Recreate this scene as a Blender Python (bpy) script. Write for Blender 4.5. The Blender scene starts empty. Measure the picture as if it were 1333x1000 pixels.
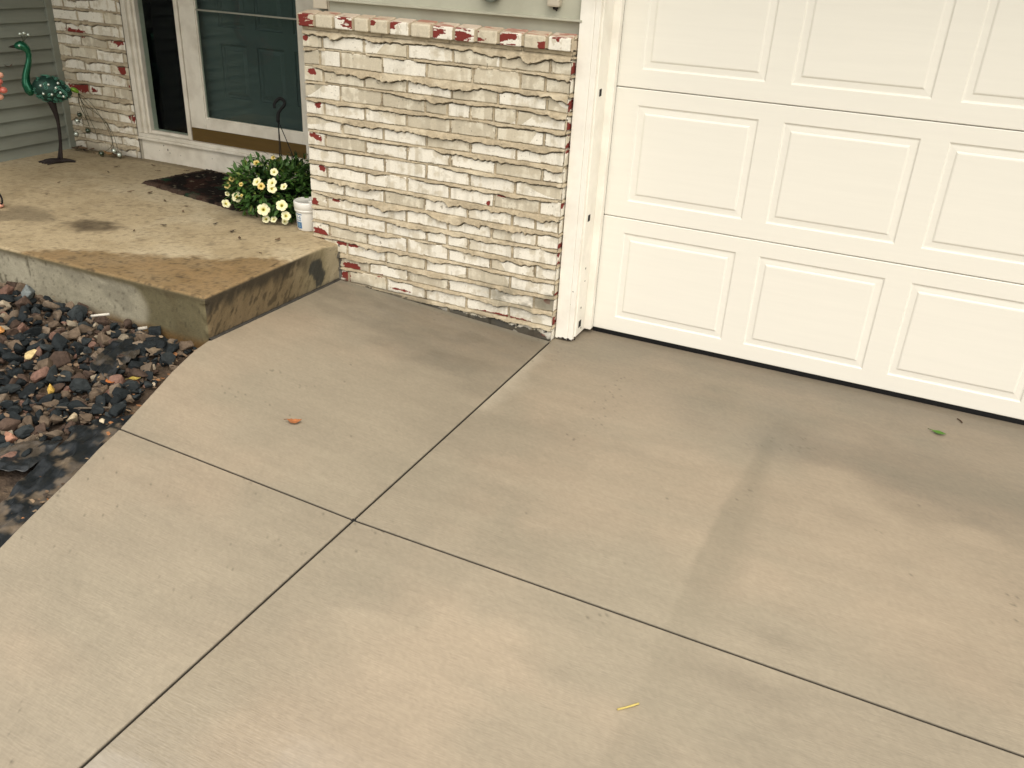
import bpy, bmesh, math, random
import numpy as np
from mathutils import Matrix, Vector
random.seed(7); RNG = np.random.RandomState(11)
scn = bpy.context.scene
COL = scn.collection
R = math.radians

# ------------------------------------------------------------------ noise
def _hash(ix, iy, seed):
    n = (ix.astype(np.int64) * 374761393 + iy.astype(np.int64) * 668265263 + seed * 982451653) & 0x7fffffff
    n = ((n ^ (n >> 13)) * 1274126177) & 0x7fffffff
    n = n ^ (n >> 16)
    return (n & 0xffff) / 65535.0
def vnoise(x, y, seed=0):
    x, y = np.broadcast_arrays(np.asarray(x, float), np.asarray(y, float))
    ix, iy = np.floor(x), np.floor(y); fx, fy = x - ix, y - iy
    fx = fx*fx*(3-2*fx); fy = fy*fy*(3-2*fy)
    a = _hash(ix, iy, seed); b = _hash(ix+1, iy, seed); c = _hash(ix, iy+1, seed); d = _hash(ix+1, iy+1, seed)
    return (a*(1-fx)+b*fx)*(1-fy) + (c*(1-fx)+d*fx)*fy
def fbm(x, y, seed=0, o=4):
    s = 0; a = .5; t = 0
    for i in range(o):
        s = s + a*vnoise(np.asarray(x)*2**i, np.asarray(y)*2**i, seed+i*17); t += a; a *= .55
    return s/t
def sst(a, b, x):
    t = np.clip((x-a)/(b-a), 0, 1); return t*t*(3-2*t)
def mixc(c, col, m):
    return c*(1-m[..., None]) + np.array(col)*m[..., None]

# ------------------------------------------------------------------ materials
def mat(name, color=(.5, .5, .5), rough=.7, metal=0, attr=False, wet=False, var=.12, nscale=60, bump=0., bscale=80,
        stretch=(1, 1, 1), spec=.5, dark=None, dscale=5, damt=.0, trans=0, coat=0):
    m = bpy.data.materials.new(name); m.use_nodes = True
    nt = m.node_tree; N = nt.nodes; L = nt.links
    b = N['Principled BSDF']
    b.inputs['Roughness'].default_value = rough; b.inputs['Metallic'].default_value = metal
    b.inputs['Specular IOR Level'].default_value = spec
    if trans: b.inputs['Transmission Weight'].default_value = trans
    if coat: b.inputs['Coat Weight'].default_value = coat
    tc = N.new('ShaderNodeTexCoord'); mp = N.new('ShaderNodeMapping'); mp.inputs['Scale'].default_value = stretch
    L.new(tc.outputs['Object'], mp.inputs['Vector'])
    if attr:
        src = N.new('ShaderNodeAttribute'); src.attribute_name = 'Col'; c = src.outputs['Color']
    else:
        src = N.new('ShaderNodeRGB'); src.outputs[0].default_value = (*color, 1); c = src.outputs[0]
    if dark is not None:
        n2 = N.new('ShaderNodeTexNoise'); n2.inputs['Scale'].default_value = dscale; n2.inputs['Detail'].default_value = 6
        L.new(mp.outputs[0], n2.inputs['Vector'])
        r2 = N.new('ShaderNodeMapRange'); r2.inputs[1].default_value = .45; r2.inputs[2].default_value = .7; r2.inputs[4].default_value = damt
        L.new(n2.outputs['Fac'], r2.inputs[0])
        mx = N.new('ShaderNodeMix'); mx.data_type = 'RGBA'; L.new(r2.outputs[0], mx.inputs['Factor']); L.new(c, mx.inputs['A'])
        mx.inputs['B'].default_value = (*dark, 1); c = mx.outputs['Result']
    n = N.new('ShaderNodeTexNoise'); n.inputs['Scale'].default_value = nscale; n.inputs['Detail'].default_value = 5
    n.inputs['Roughness'].default_value = .65
    L.new(mp.outputs[0], n.inputs['Vector'])
    mr = N.new('ShaderNodeMapRange'); mr.inputs[1].default_value = .25; mr.inputs[2].default_value = .75
    mr.inputs[3].default_value = 1-var; mr.inputs[4].default_value = 1+var
    L.new(n.outputs['Fac'], mr.inputs[0])
    vm = N.new('ShaderNodeVectorMath'); vm.operation = 'SCALE'; L.new(c, vm.inputs[0]); L.new(mr.outputs[0], vm.inputs['Scale'])
    L.new(vm.outputs[0], b.inputs['Base Color'])
    if wet:
        a2 = N.new('ShaderNodeAttribute'); a2.attribute_name = 'Wet'
        r3 = N.new('ShaderNodeMapRange'); r3.inputs[3].default_value = rough; r3.inputs[4].default_value = .3
        L.new(a2.outputs['Fac'], b.inputs['Coat Weight']); b.inputs['Coat Roughness'].default_value = .11
        L.new(a2.outputs['Fac'], r3.inputs[0]); L.new(r3.outputs[0], b.inputs['Roughness'])
    if bump:
        nb = N.new('ShaderNodeTexNoise'); nb.inputs['Scale'].default_value = bscale; nb.inputs['Detail'].default_value = 4
        L.new(mp.outputs[0], nb.inputs['Vector'])
        bp = N.new('ShaderNodeBump'); bp.inputs['Strength'].default_value = 1; bp.inputs['Distance'].default_value = bump
        L.new(nb.outputs['Fac'], bp.inputs['Height']); L.new(bp.outputs[0], b.inputs['Normal'])
    return m

M = {}
M['brick'] = mat('painted_brick', attr=True, rough=.9, var=.10, nscale=140, bump=.0012, bscale=220, spec=.25)
M['concrete'] = mat('new_concrete', attr=True, wet=True, rough=.72, var=.07, nscale=85, bump=.0011, bscale=85, stretch=(.38, 2.4, 1), spec=.4)
M['stoop'] = mat('old_concrete', attr=True, rough=.85, var=.14, nscale=150, bump=.0016, bscale=170, spec=.3)
M['door_white'] = mat('door_paint', (.82, .80, .73), rough=.42, var=.018, nscale=25, stretch=(.12, 1, 2.2), bump=.0002, bscale=60, spec=.45)
M['trim_white'] = mat('trim_paint', (.87, .84, .765), rough=.5, var=.03, nscale=30, bump=.0005, bscale=25, dark=(.45, .40, .31), dscale=6, damt=.25)
M['frame_white'] = mat('frame_paint', (.74, .70, .61), rough=.5, var=.04, nscale=30, dark=(.36, .31, .23), dscale=9, damt=.4, bump=.0004)
M['siding'] = mat('grey_siding', (.245, .265, .225), rough=.6, var=.06, nscale=12, dark=(.13, .125, .095), dscale=4, damt=.35, bump=.0004, bscale=90, stretch=(1, .3, 2))
M['siding2'] = mat('sage_siding', (.44, .435, .35), rough=.6, var=.05, nscale=18, dark=(.25, .23, .17), dscale=7, damt=.3, bump=.0004)
M['black'] = mat('black_rubber', (.006, .006, .0065), rough=.7, spec=.25, var=.3)
M['caulk'] = mat('tan_caulk', (.50, .43, .32), rough=.9, var=.2)
M['void'] = mat('dark_gap', (.01, .009, .008), rough=.95)
M['inner_door'] = mat('inner_door_paint', (.080, .100, .105), rough=.5, var=.06)
M['room'] = mat('dark_interior', (.004, .003, .006), rough=1, spec=0)
M['brass'] = mat('brass_kick', (.15, .095, .032), rough=.38, metal=.55, var=.15, nscale=8, stretch=(.3, 1, 3))
M['alum'] = mat('bare_metal', (.45, .44, .38), rough=.35, metal=.6)
M['soffit'] = mat('soffit_paint', (.5, .47, .40), rough=.7)
M['beige_box'] = mat('beige_box', (.50, .45, .36), rough=.5, var=.05)
M['mat'] = mat('door_mat', attr=True, rough=1, var=.5, nscale=180, bump=.004, bscale=260, spec=.1)
M['leaf'] = mat('petunia_leaf', attr=True, rough=.55, var=.15, nscale=60, spec=.35)
M['petal'] = mat('petal', attr=True, rough=.6, var=.05, spec=.2)
M['plastic_w'] = mat('white_plastic', (.80, .79, .75), rough=.35, var=.03, nscale=10)
M['label'] = mat('bucket_label', attr=True, rough=.4, var=.03)
M['green_metal'] = mat('green_enamel', (.008, .125, .065), rough=.2, metal=.6, var=.25, nscale=12, coat=.4)
M['green_scroll'] = mat('green_wire', (.10, .30, .22), rough=.35, metal=.5, var=.5, nscale=70)
M['lime'] = mat('lime_bud', (.16, .33, .03), rough=.3, metal=.3)
M['rust'] = mat('rusty_iron', (.022, .015, .013), rough=.7, metal=.3, var=.4, bump=.001)
M['wire'] = mat('dark_wire', (.045, .055, .03), rough=.45, metal=.5)
M['gem'] = mat('clear_gem', (.75, .85, .78), rough=.03, spec=.9, coat=1, metal=.6)
M['beadg'] = mat('green_bead', (.02, .05, .02), rough=.08, spec=.9, coat=1)
M['coral'] = mat('coral_enamel', (.62, .16, .12), rough=.35, var=.25, nscale=25, coat=.3)
M['pinkp'] = mat('pale_coral', (.75, .38, .27), rough=.4, var=.2, nscale=25)
M['soil'] = mat('wet_soil', attr=True, rough=.9, var=.35, nscale=90, bump=.006, bscale=70, spec=.3)
M['poly'] = mat('black_poly_sheet', attr=True, rough=.42, var=.3, nscale=45, bump=.004, bscale=18, spec=.5)
M['rock'] = mat('rock', attr=True, rough=.8, var=.4, nscale=55, bump=.0035, bscale=60, spec=.18)
M['deadleaf'] = mat('dead_leaf', attr=True, rough=.8, var=.3, nscale=120)
M['grass'] = mat('lawn', (.05, .08, .025), rough=.95, var=.4, nscale=9)
def glassmat(k=.22):
    m = bpy.data.materials.new('storm_glass'); m.use_nodes = True; nt = m.node_tree; N = nt.nodes; L = nt.links
    out = N['Material Output']; N.remove(N['Principled BSDF'])
    t = N.new('ShaderNodeBsdfTransparent'); t.inputs[0].default_value = (.80, .86, .84, 1)
    g = N.new('ShaderNodeBsdfGlossy'); g.inputs['Roughness'].default_value = .02
    f = N.new('ShaderNodeFresnel'); f.inputs[0].default_value = 1.5
    mu = N.new('ShaderNodeMath'); mu.operation = 'MULTIPLY'; mu.inputs[1].default_value = k; L.new(f.outputs[0], mu.inputs[0])
    mx = N.new('ShaderNodeMixShader'); L.new(mu.outputs[0], mx.inputs[0]); L.new(t.outputs[0], mx.inputs[1]); L.new(g.outputs[0], mx.inputs[2])
    L.new(mx.outputs[0], out.inputs[0]); return m
M['glass'] = glassmat(.10); M['sideglass'] = glassmat(.05)

# ------------------------------------------------------------------ mesh helpers
def link(o, parent=None):
    COL.objects.link(o)
    if parent is not None:
        o.parent = parent; o.matrix_parent_inverse = Matrix.Translation(-parent_world(parent))
    return o
def parent_world(p):
    v = Vector(p.location)
    while p.parent is not None:
        p = p.parent            # parts keep their origin at the world origin; only the root Empty is offset
        if p.type == 'EMPTY': v = Vector((0, 0, 0))
    return v
def empty(name, loc, label, cat, group=None):
    o = bpy.data.objects.new(name, None); o.location = loc; o.empty_display_size = .1; COL.objects.link(o)
    o['label'] = label; o['category'] = cat
    if group: o['group'] = group
    return o
def tag(o, label=None, cat=None, group=None, kind=None):
    if label: o['label'] = label
    if cat: o['category'] = cat
    if group: o['group'] = group
    if kind: o['kind'] = kind
    return o
def setcol(me, C):
    a = me.color_attributes.new('Col', 'FLOAT_COLOR', 'POINT')
    C = np.asarray(C, float).reshape(-1, 3); A = np.ones((len(C), 4)); A[:, :3] = np.clip(C, 0, 1)
    a.data.foreach_set('color', A.ravel())
def grids(name, gl, m, parent=None, smooth=True):
    """gl: list of dict(P=(n,m,3), C=(n,m,3) or None, W=(n,m) or None, flip=bool) -> one mesh"""
    V = []; F = []; Cc = []; Ww = []; off = 0
    for g in gl:
        P = g['P']; n, k = P.shape[:2]
        V.append(P.reshape(-1, 3))
        idx = np.arange(n*k).reshape(n, k) + off
        q = np.stack([idx[:-1, :-1], idx[1:, :-1], idx[1:, 1:], idx[:-1, 1:]], -1).reshape(-1, 4)
        if g.get('flip'): q = q[:, ::-1]
        F.append(q); off += n*k
        Cc.append((g['C'] if g.get('C') is not None else np.ones((n, k, 3))*.5).reshape(-1, 3))
        Ww.append((g['W'] if g.get('W') is not None else np.zeros((n, k))).reshape(-1))
    V = np.concatenate(V); F = np.concatenate(F)
    me = bpy.data.meshes.new(name)
    me.vertices.add(len(V)); me.vertices.foreach_set('co', V.astype(np.float32).ravel())
    me.loops.add(F.size); me.loops.foreach_set('vertex_index', F.astype(np.int32).ravel())
    me.polygons.add(len(F)); me.polygons.foreach_set('loop_start', np.arange(0, F.size, 4, dtype=np.int32))
    try: me.polygons.foreach_set('loop_total', np.full(len(F), 4, dtype=np.int32))
    except Exception: pass
    me.polygons.foreach_set('use_smooth', np.full(len(F), smooth))
    me.update(calc_edges=True); me.validate()
    setcol(me, np.concatenate(Cc))
    w = me.attributes.new('Wet', 'FLOAT', 'POINT'); w.data.foreach_set('value', np.concatenate(Ww).astype(np.float32))
    me.materials.append(m)
    return link(bpy.data.objects.new(name, me), parent)
class MB:
    def __init__(s): s.v = []; s.f = []; s.c = []; s.sm = []
    def add(s, vs, fs, col=(.5, .5, .5), smooth=False):
        o = len(s.v); s.v += [tuple(v) for v in vs]; s.f += [tuple(i+o for i in f) for f in fs]
        if len(vs) and isinstance(col, list): s.c += col
        else: s.c += [col]*len(vs)
        s.sm += [smooth]*len(fs)
    def box(s, a, b, col=(.5, .5, .5), bev=0.):
        (x0, y0, z0), (x1, y1, z1) = a, b
        if bev <= 0:
            vs = [(x, y, z) for x in (x0, x1) for y in (y0, y1) for z in (z0, z1)]
            s.add(vs, [(0, 1, 3, 2), (4, 6, 7, 5), (0, 4, 5, 1), (2, 3, 7, 6), (0, 2, 6, 4), (1, 5, 7, 3)], col); return
        bm = bmesh.new(); bmesh.ops.create_cube(bm, size=1)
        for v in bm.verts: v.co = ((x0+x1)/2+v.co.x*(x1-x0), (y0+y1)/2+v.co.y*(y1-y0), (z0+z1)/2+v.co.z*(z1-z0))
        bmesh.ops.bevel(bm, geom=bm.edges[:], offset=bev, segments=2, profile=.6, affect='EDGES')
        bm.verts.index_update()
        s.add([v.co[:] for v in bm.verts], [[v.index for v in f.verts] for f in bm.faces], col, False); bm.free()
    def tube(s, pts, rad, n=8, col=(.5, .5, .5), cap=True):
        pts = [Vector(p) for p in pts]; K = len(pts)
        if not hasattr(rad, '__len__'): rad = [rad]*K
        vs = []; up = None
        for i, p in enumerate(pts):
            t = (pts[min(i+1, K-1)] - pts[max(i-1, 0)])
            t = t.normalized() if t.length > 1e-9 else Vector((0, 0, 1))
            if up is None:
                up = Vector((0, 0, 1)) if abs(t.z) < .9 else Vector((1, 0, 0))
            a = (up - t*up.dot(t)); a = a.normalized() if a.length > 1e-6 else t.orthogonal().normalized(); up = a
            b = t.cross(a)
            for j in range(n):
                an = 2*math.pi*j/n; vs.append(p + (a*math.cos(an)+b*math.sin(an))*rad[i])
        fs = [(i*n+j, i*n+(j+1) % n, (i+1)*n+(j+1) % n, (i+1)*n+j) for i in range(K-1) for j in range(n)]
        if cap: fs += [tuple(range(n-1, -1, -1)), tuple((K-1)*n+j for j in range(n))]
        s.add(vs, fs, col, True)
    def ball(s, c, r, n=10, col=(.5, .5, .5), rot=None):
        rx, ry, rz = r if hasattr(r, '__len__') else (r, r, r); vs = []; k = n//2+1
        for i in range(k+1):
            th = math.pi*i/k
            for j in range(n):
                ph = 2*math.pi*j/n
                v = Vector((rx*math.sin(th)*math.cos(ph), ry*math.sin(th)*math.sin(ph), rz*math.cos(th)))
                if rot: v = rot @ v
                vs.append(Vector(c)+v)
        fs = [(i*n+j, (i+1)*n+j, (i+1)*n+(j+1) % n, i*n+(j+1) % n) for i in range(k) for j in range(n)]
        s.add(vs, fs, col, True)
    def lathe(s, c, prof, n=32, col=(.5, .5, .5)):
        vs = [(c[0]+r*math.cos(2*math.pi*j/n), c[1]+r*math.sin(2*math.pi*j/n), c[2]+z) for r, z in prof for j in range(n)]
        fs = [(i*n+j, i*n+(j+1) % n, (i+1)*n+(j+1) % n, (i+1)*n+j) for i in range(len(prof)-1) for j in range(n)]
        s.add(vs, fs, col, True)
    def build(s, name, m, parent=None):
        me = bpy.data.meshes.new(name); me.from_pydata(s.v, [], s.f); me.validate()
        for p, q in zip(me.polygons, s.sm): p.use_smooth = q
        setcol(me, s.c); me.materials.append(m)
        return link(bpy.data.objects.new(name, me), parent)
def smooth_pts(pts, n=6):
    P = [Vector(p) for p in pts]; out = []
    for i in range(len(P)-1):
        p0, p1, p2, p3 = P[max(i-1, 0)], P[i], P[i+1], P[min(i+2, len(P)-1)]
        for j in range(n):
            t = j/n
            out.append(.5*((2*p1)+(p2-p0)*t+(2*p0-5*p1+4*p2-p3)*t*t+(3*p1-p0-3*p2+p3)*t**3))
    out.append(P[-1]); return out

# ------------------------------------------------------------------ camera, light, sky
cam = bpy.data.cameras.new('camera'); co = bpy.data.objects.new('camera', cam); COL.objects.link(co)
CR = Matrix(((.9062, -.2286, .3558), (.42, .3886, -.8201), (.0492, .8926, .4482)))
x = CR.col[0].normalized(); z = (CR.col[2] - x*x.dot(CR.col[2])).normalized(); y = z.cross(x)
mw = Matrix((x, y, z)).transposed().to_4x4(); mw.translation = (1.2659, -3.3266, 1.56)
co.matrix_world = mw
cam.sensor_width = 36; cam.lens = 36*1124.07/1333; cam.clip_start = .05; cam.clip_end = 500
scn.camera = co
SUN_EL, SUN_AZ = R(56), R(146)          # azimuth clockwise from +Y
sd = Vector((math.sin(SUN_AZ)*math.cos(SUN_EL), math.cos(SUN_AZ)*math.cos(SUN_EL), math.sin(SUN_EL)))
sl = bpy.data.lights.new('sun', 'SUN'); sl.energy = .8; sl.angle = R(60); sl.color = (1, .95, .86)
so = bpy.data.objects.new('sun', sl); so.rotation_euler = sd.to_track_quat('Z', 'Y').to_euler(); so.location = (3, -6, 8); COL.objects.link(so)
w = bpy.data.worlds.new('World'); scn.world = w; w.use_nodes = True
nt = w.node_tree; bg = nt.nodes['Background']; bg.inputs[1].default_value = .15
sky = nt.nodes.new('ShaderNodeTexSky'); sky.sky_type = 'NISHITA'; sky.sun_disc = False
sky.sun_elevation = SUN_EL; sky.sun_rotation = SUN_AZ; sky.dust_density = 3; sky.air_density = 1
hs = nt.nodes.new('ShaderNodeHueSaturation'); hs.inputs['Saturation'].default_value = .25
nt.links.new(sky.outputs[0], hs.inputs['Color'])
wtc = nt.nodes.new('ShaderNodeTexCoord'); wd = nt.nodes.new('ShaderNodeVectorMath'); wd.operation = 'DOT_PRODUCT'; wd.inputs[1].default_value = Vector((-.46, .46, .76)).normalized()
nt.links.new(wtc.outputs['Generated'], wd.inputs[0])
wr = nt.nodes.new('ShaderNodeMapRange'); wr.interpolation_type = 'SMOOTHSTEP'; wr.inputs[1].default_value = .86; wr.inputs[2].default_value = .99; wr.inputs[3].default_value = 1; wr.inputs[4].default_value = 4.5  # bright sky lobe, added so the wet near driveway catches a glint
nt.links.new(wd.outputs['Value'], wr.inputs[0])
wn = nt.nodes.new('ShaderNodeTexNoise'); wn.inputs['Scale'].default_value = 3; wn.inputs['Detail'].default_value = 4; nt.links.new(wtc.outputs['Generated'], wn.inputs['Vector'])
wm = nt.nodes.new('ShaderNodeMapRange'); wm.inputs[1].default_value = .3; wm.inputs[2].default_value = .7; wm.inputs[3].default_value = .8; wm.inputs[4].default_value = 1.2; nt.links.new(wn.outputs['Fac'], wm.inputs[0])
wx = nt.nodes.new('ShaderNodeMath'); wx.operation = 'MULTIPLY'; nt.links.new(wr.outputs[0], wx.inputs[0]); nt.links.new(wm.outputs[0], wx.inputs[1])
ws_ = nt.nodes.new('ShaderNodeVectorMath'); ws_.operation = 'SCALE'; nt.links.new(hs.outputs[0], ws_.inputs[0]); nt.links.new(wx.outputs[0], ws_.inputs['Scale'])
nt.links.new(ws_.outputs[0], bg.inputs[0])
vs = scn.view_settings
scn.display_settings.display_device = 'sRGB'
vs.view_transform = 'Standard'; vs.look = 'None'; vs.gamma = 1; vs.exposure = .62
vs.use_white_balance = True; vs.white_balance_temperature = 7100; vs.white_balance_tint = 9
scn.cycles.max_bounces = 8; scn.cycles.use_denoising = True

# ------------------------------------------------------------------ ground heights
def gz(x, y):
    x = np.asarray(x, float); y = np.asarray(y, float)
    k = np.interp(y, [-3, -1.55, -.9, 0], [.05, .054, .078, .064])
    return np.where(x >= 0, -.00825*x*np.clip(.2-y, 0, 4), -x*k) + .004
EDGE_Y = np.array([-9, -4, -3, -2.162, -2.062, -1.958, -1.826, -1.671, -1.552, -1.434, -1.322, -1.171, -1.037, -.983, -.905])
EDGE_X = np.array([1.2, -.15, -.44, -.726, -.762, -.796, -.838, -.896, -.932, -.974, -1.013, -1.067, -1.105, -1.116, -1.127])
def edge_x(y): return np.interp(y, EDGE_Y, EDGE_X)

# ------------------------------------------------------------------ concrete slabs
def conc_col(X, Y, walk):
    big = fbm(X*1.0, Y*1.8, 3); med = fbm(X*4, Y*16, 9); hue = fbm(X*1.9+5, Y*1.9, 21)
    blot = fbm(X*2.6, Y*5, 33)
    streak = fbm(X*7, Y*110, 40, 3); fine = vnoise(X*110, Y*180, 77)
    c = np.ones(X.shape+(3,))*np.array((.332, .284, .212))
    c = mixc(c, (.395, .320, .235), sst(.42, .72, hue)*.75)
    c = mixc(c, (.315, .275, .205), sst(.42, .80, blot)*.55)
    c = c*(1+.20*(big-.5)+.16*(med-.5)+.085*(streak-.5)+.07*(fine-.5))[..., None]
    W = .03+.18*sst(.5, .7, big)
    nx = (fbm(X*9, Y*9, 55)-.5); n2 = (fbm(X*2.2, Y*2.2, 58)-.5)
    if walk:
        # damp, darker concrete beside the brick wall
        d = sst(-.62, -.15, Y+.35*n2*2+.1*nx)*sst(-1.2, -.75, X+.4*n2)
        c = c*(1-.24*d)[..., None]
        d2 = sst(.52, .64, fbm(X*3.2, Y*6, 61))*sst(-1.0, -.3, Y)
        c = c*(1-.13*d2)[..., None]
        c = mixc(c, (.30, .28, .22), sst(.05, .0, np.abs(Y+.012))*.6)
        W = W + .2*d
    else:
        line = 1.045 - .012*np.clip(-Y-.4, 0, 3)*1.2 + .012*nx
        wd = .035+.075*sst(-.4, -1.1, Y)
        st = sst(-.022, 0.006, X-line+wd*.5)*sst(wd*1.3, wd*.1, X-line+wd*.2+.06*(fbm(X*6, Y*2.5, 67)-.5))*sst(-.34, -.48, Y+.05*nx)
        st = st*(1-.55*sst(-1.25, -1.65, Y+.3*n2)*(1-.5*sst(-1.8, -2.1, Y)))*(.75+.8*fbm(X*8, Y*3, 66)-.4)
        c = mixc(c, (.235, .205, .150), np.clip(st, 0, 1)*.72)
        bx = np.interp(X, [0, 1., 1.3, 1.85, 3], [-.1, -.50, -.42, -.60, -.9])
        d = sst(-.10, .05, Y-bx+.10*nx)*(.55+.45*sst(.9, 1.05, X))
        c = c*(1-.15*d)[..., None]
        d3 = sst(.5, .68, fbm(X*1.6+2, Y*2.6, 71))*sst(.75, 1.15, X)
        c = c*(1-.13*d3)[..., None]
        # cleaned pale strip along the joint by the brick corner
        pl = sst(.09, .0, X+.10*nx)*sst(-.85, -.60, Y+.10*nx)*sst(.0, -.2, Y)
        c = mixc(c, (.53, .47, .37), pl*.55)
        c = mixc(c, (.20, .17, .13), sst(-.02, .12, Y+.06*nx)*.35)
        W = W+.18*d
        W = W+.95*sst(-1.9, -2.45, Y+.5*n2)*sst(.85, .3, X+.3*n2)
    # shade from the house painted into the colour, with some damp, fading outwards
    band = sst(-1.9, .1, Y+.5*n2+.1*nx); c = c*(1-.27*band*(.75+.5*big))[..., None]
    edge = fbm(X*3.1+9, Y*3.6, 95); c = c*(1-.045*sst(.48, .53, edge)*sst(.45, .6, fbm(X*1.1, Y*1.1, 96)))[..., None]
    grit = _hash(np.floor(X*420), np.floor(Y*420), 97); c = c*(1+.09*(grit-.5))[..., None]
    # small dark specks
    sp = sst(.93, .97, vnoise(X*120, Y*120, 90))*sst(.5, .75, vnoise(X*5, Y*5, 91))
    c = mixc(c, (.10, .085, .06), sp*.6)
    return c, W
def slab(rows_y, xl, xr, walk, nx):
    """ruled grid; xl/xr functions of y"""
    Y = np.array(rows_y)
    s = np.asarray(nx)
    X = np.stack([xl(yy) + (xr(yy)-xl(yy))*s for yy in Y]); YY = np.repeat(Y[:, None], len(s), 1)
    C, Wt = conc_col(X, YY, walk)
    Z = gz(X, YY) + .0006*(fbm(X*25, YY*60, 12)-.5)
    P = np.stack([X, YY, Z], -1)
    # rolled edges
    def skirt(line, d):
        a = line.copy(); b = line.copy(); e = line.copy()
        a[:, :2] += d*.0025; a[:, 2] -= .0015; b[:, :2] += d*.004; b[:, 2] -= .005; e[:, :2] += d*.0045; e[:, 2] -= .11
        return np.stack([line, a, b, e], 0)
    G = [dict(P=P, C=C, W=Wt, flip=True)]
    dk = np.array((.10, .085, .065))
    for line, cc, d, fl in ((P[:, 0], C[:, 0], np.array((-1, 0)), False), (P[:, -1], C[:, -1], np.array((1, 0)), True),
                            (P[0], C[0], np.array((0, -1)), True), (P[-1], C[-1], np.array((0, 1)), False)):
        S = skirt(line, d); G.append(dict(P=S, C=np.stack([cc, cc*.75, cc*.18, np.ones_like(cc)*dk*.3], 0), W=None, flip=fl))
    return G
J = .0026
ya = np.concatenate([np.linspace(-1.551+J+.004, -.3, 150), np.linspace(-.29, .235, 60)])
yb = np.concatenate([np.linspace(-9, -3, 12), np.linspace(-2.95, -1.551-J-.004, 170)])
sx = np.concatenate([np.linspace(0, 2.3, 270), np.linspace(2.4, 5, 10)])/5
L0 = lambda yy: J+.004
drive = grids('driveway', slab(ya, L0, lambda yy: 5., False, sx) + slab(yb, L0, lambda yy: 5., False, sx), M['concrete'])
tag(drive, kind='structure')
wy = np.concatenate([np.linspace(-1.551+J+.004, -.91, 80), np.linspace(-.904, -.008, 110)])
def wl(yy): return float(edge_x(yy)) if yy < -.906 else -1.119
wx = np.linspace(0, 1, 130)
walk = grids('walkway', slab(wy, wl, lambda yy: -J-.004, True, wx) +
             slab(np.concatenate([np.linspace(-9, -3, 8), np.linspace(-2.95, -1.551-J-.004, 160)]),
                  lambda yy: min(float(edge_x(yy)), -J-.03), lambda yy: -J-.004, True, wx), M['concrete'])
tag(walk, kind='structure')
mb = MB()   # dark joint bottom below the slabs
mb.box((-.5, -9, -.2), (5.2, .4, -.135)); mb.box((-1.11, -1.56, -.06), (.02, .0, -.03)); mb.box((-.02, -9, -.13), (.02, .2, -.075))
mb.box((-.9, -1.57, -.06), (.02, -1.53, .0)); mb.box((0, -1.57, -.13), (5, -1.53, -.09))
tag(mb.build('joint_filler', M['void']), kind='structure')
# dark fibre expansion strip between the old stoop and the new walkway
yy = np.linspace(-.905, -.004, 60); zz = gz(-1.127+yy*0, yy)+.004
wob = .003*(vnoise(yy*30, yy*0, 5)-.5)
P = np.stack([np.stack([-1.1325+yy*0, yy, zz-.08], -1), np.stack([-1.1325+yy*0, yy, zz+.002+wob], -1),
              np.stack([-1.1210+wob, yy, zz+.001+wob], -1), np.stack([-1.1205+yy*0, yy, zz-.08], -1)], 0)
es = grids('expansion_joint', [dict(P=P, C=np.ones(P.shape)*np.array((.05, .046, .04)), flip=True)], M['rock']); tag(es, kind='structure')
g = MB(); g.add([(-80, -80, -.215), (80, -80, -.215), (80, 80, -.215), (-80, 80, -.215)], [(0, 1, 2, 3)]); tag(g.build('lawn', M['grass']), kind='structure')

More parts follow.
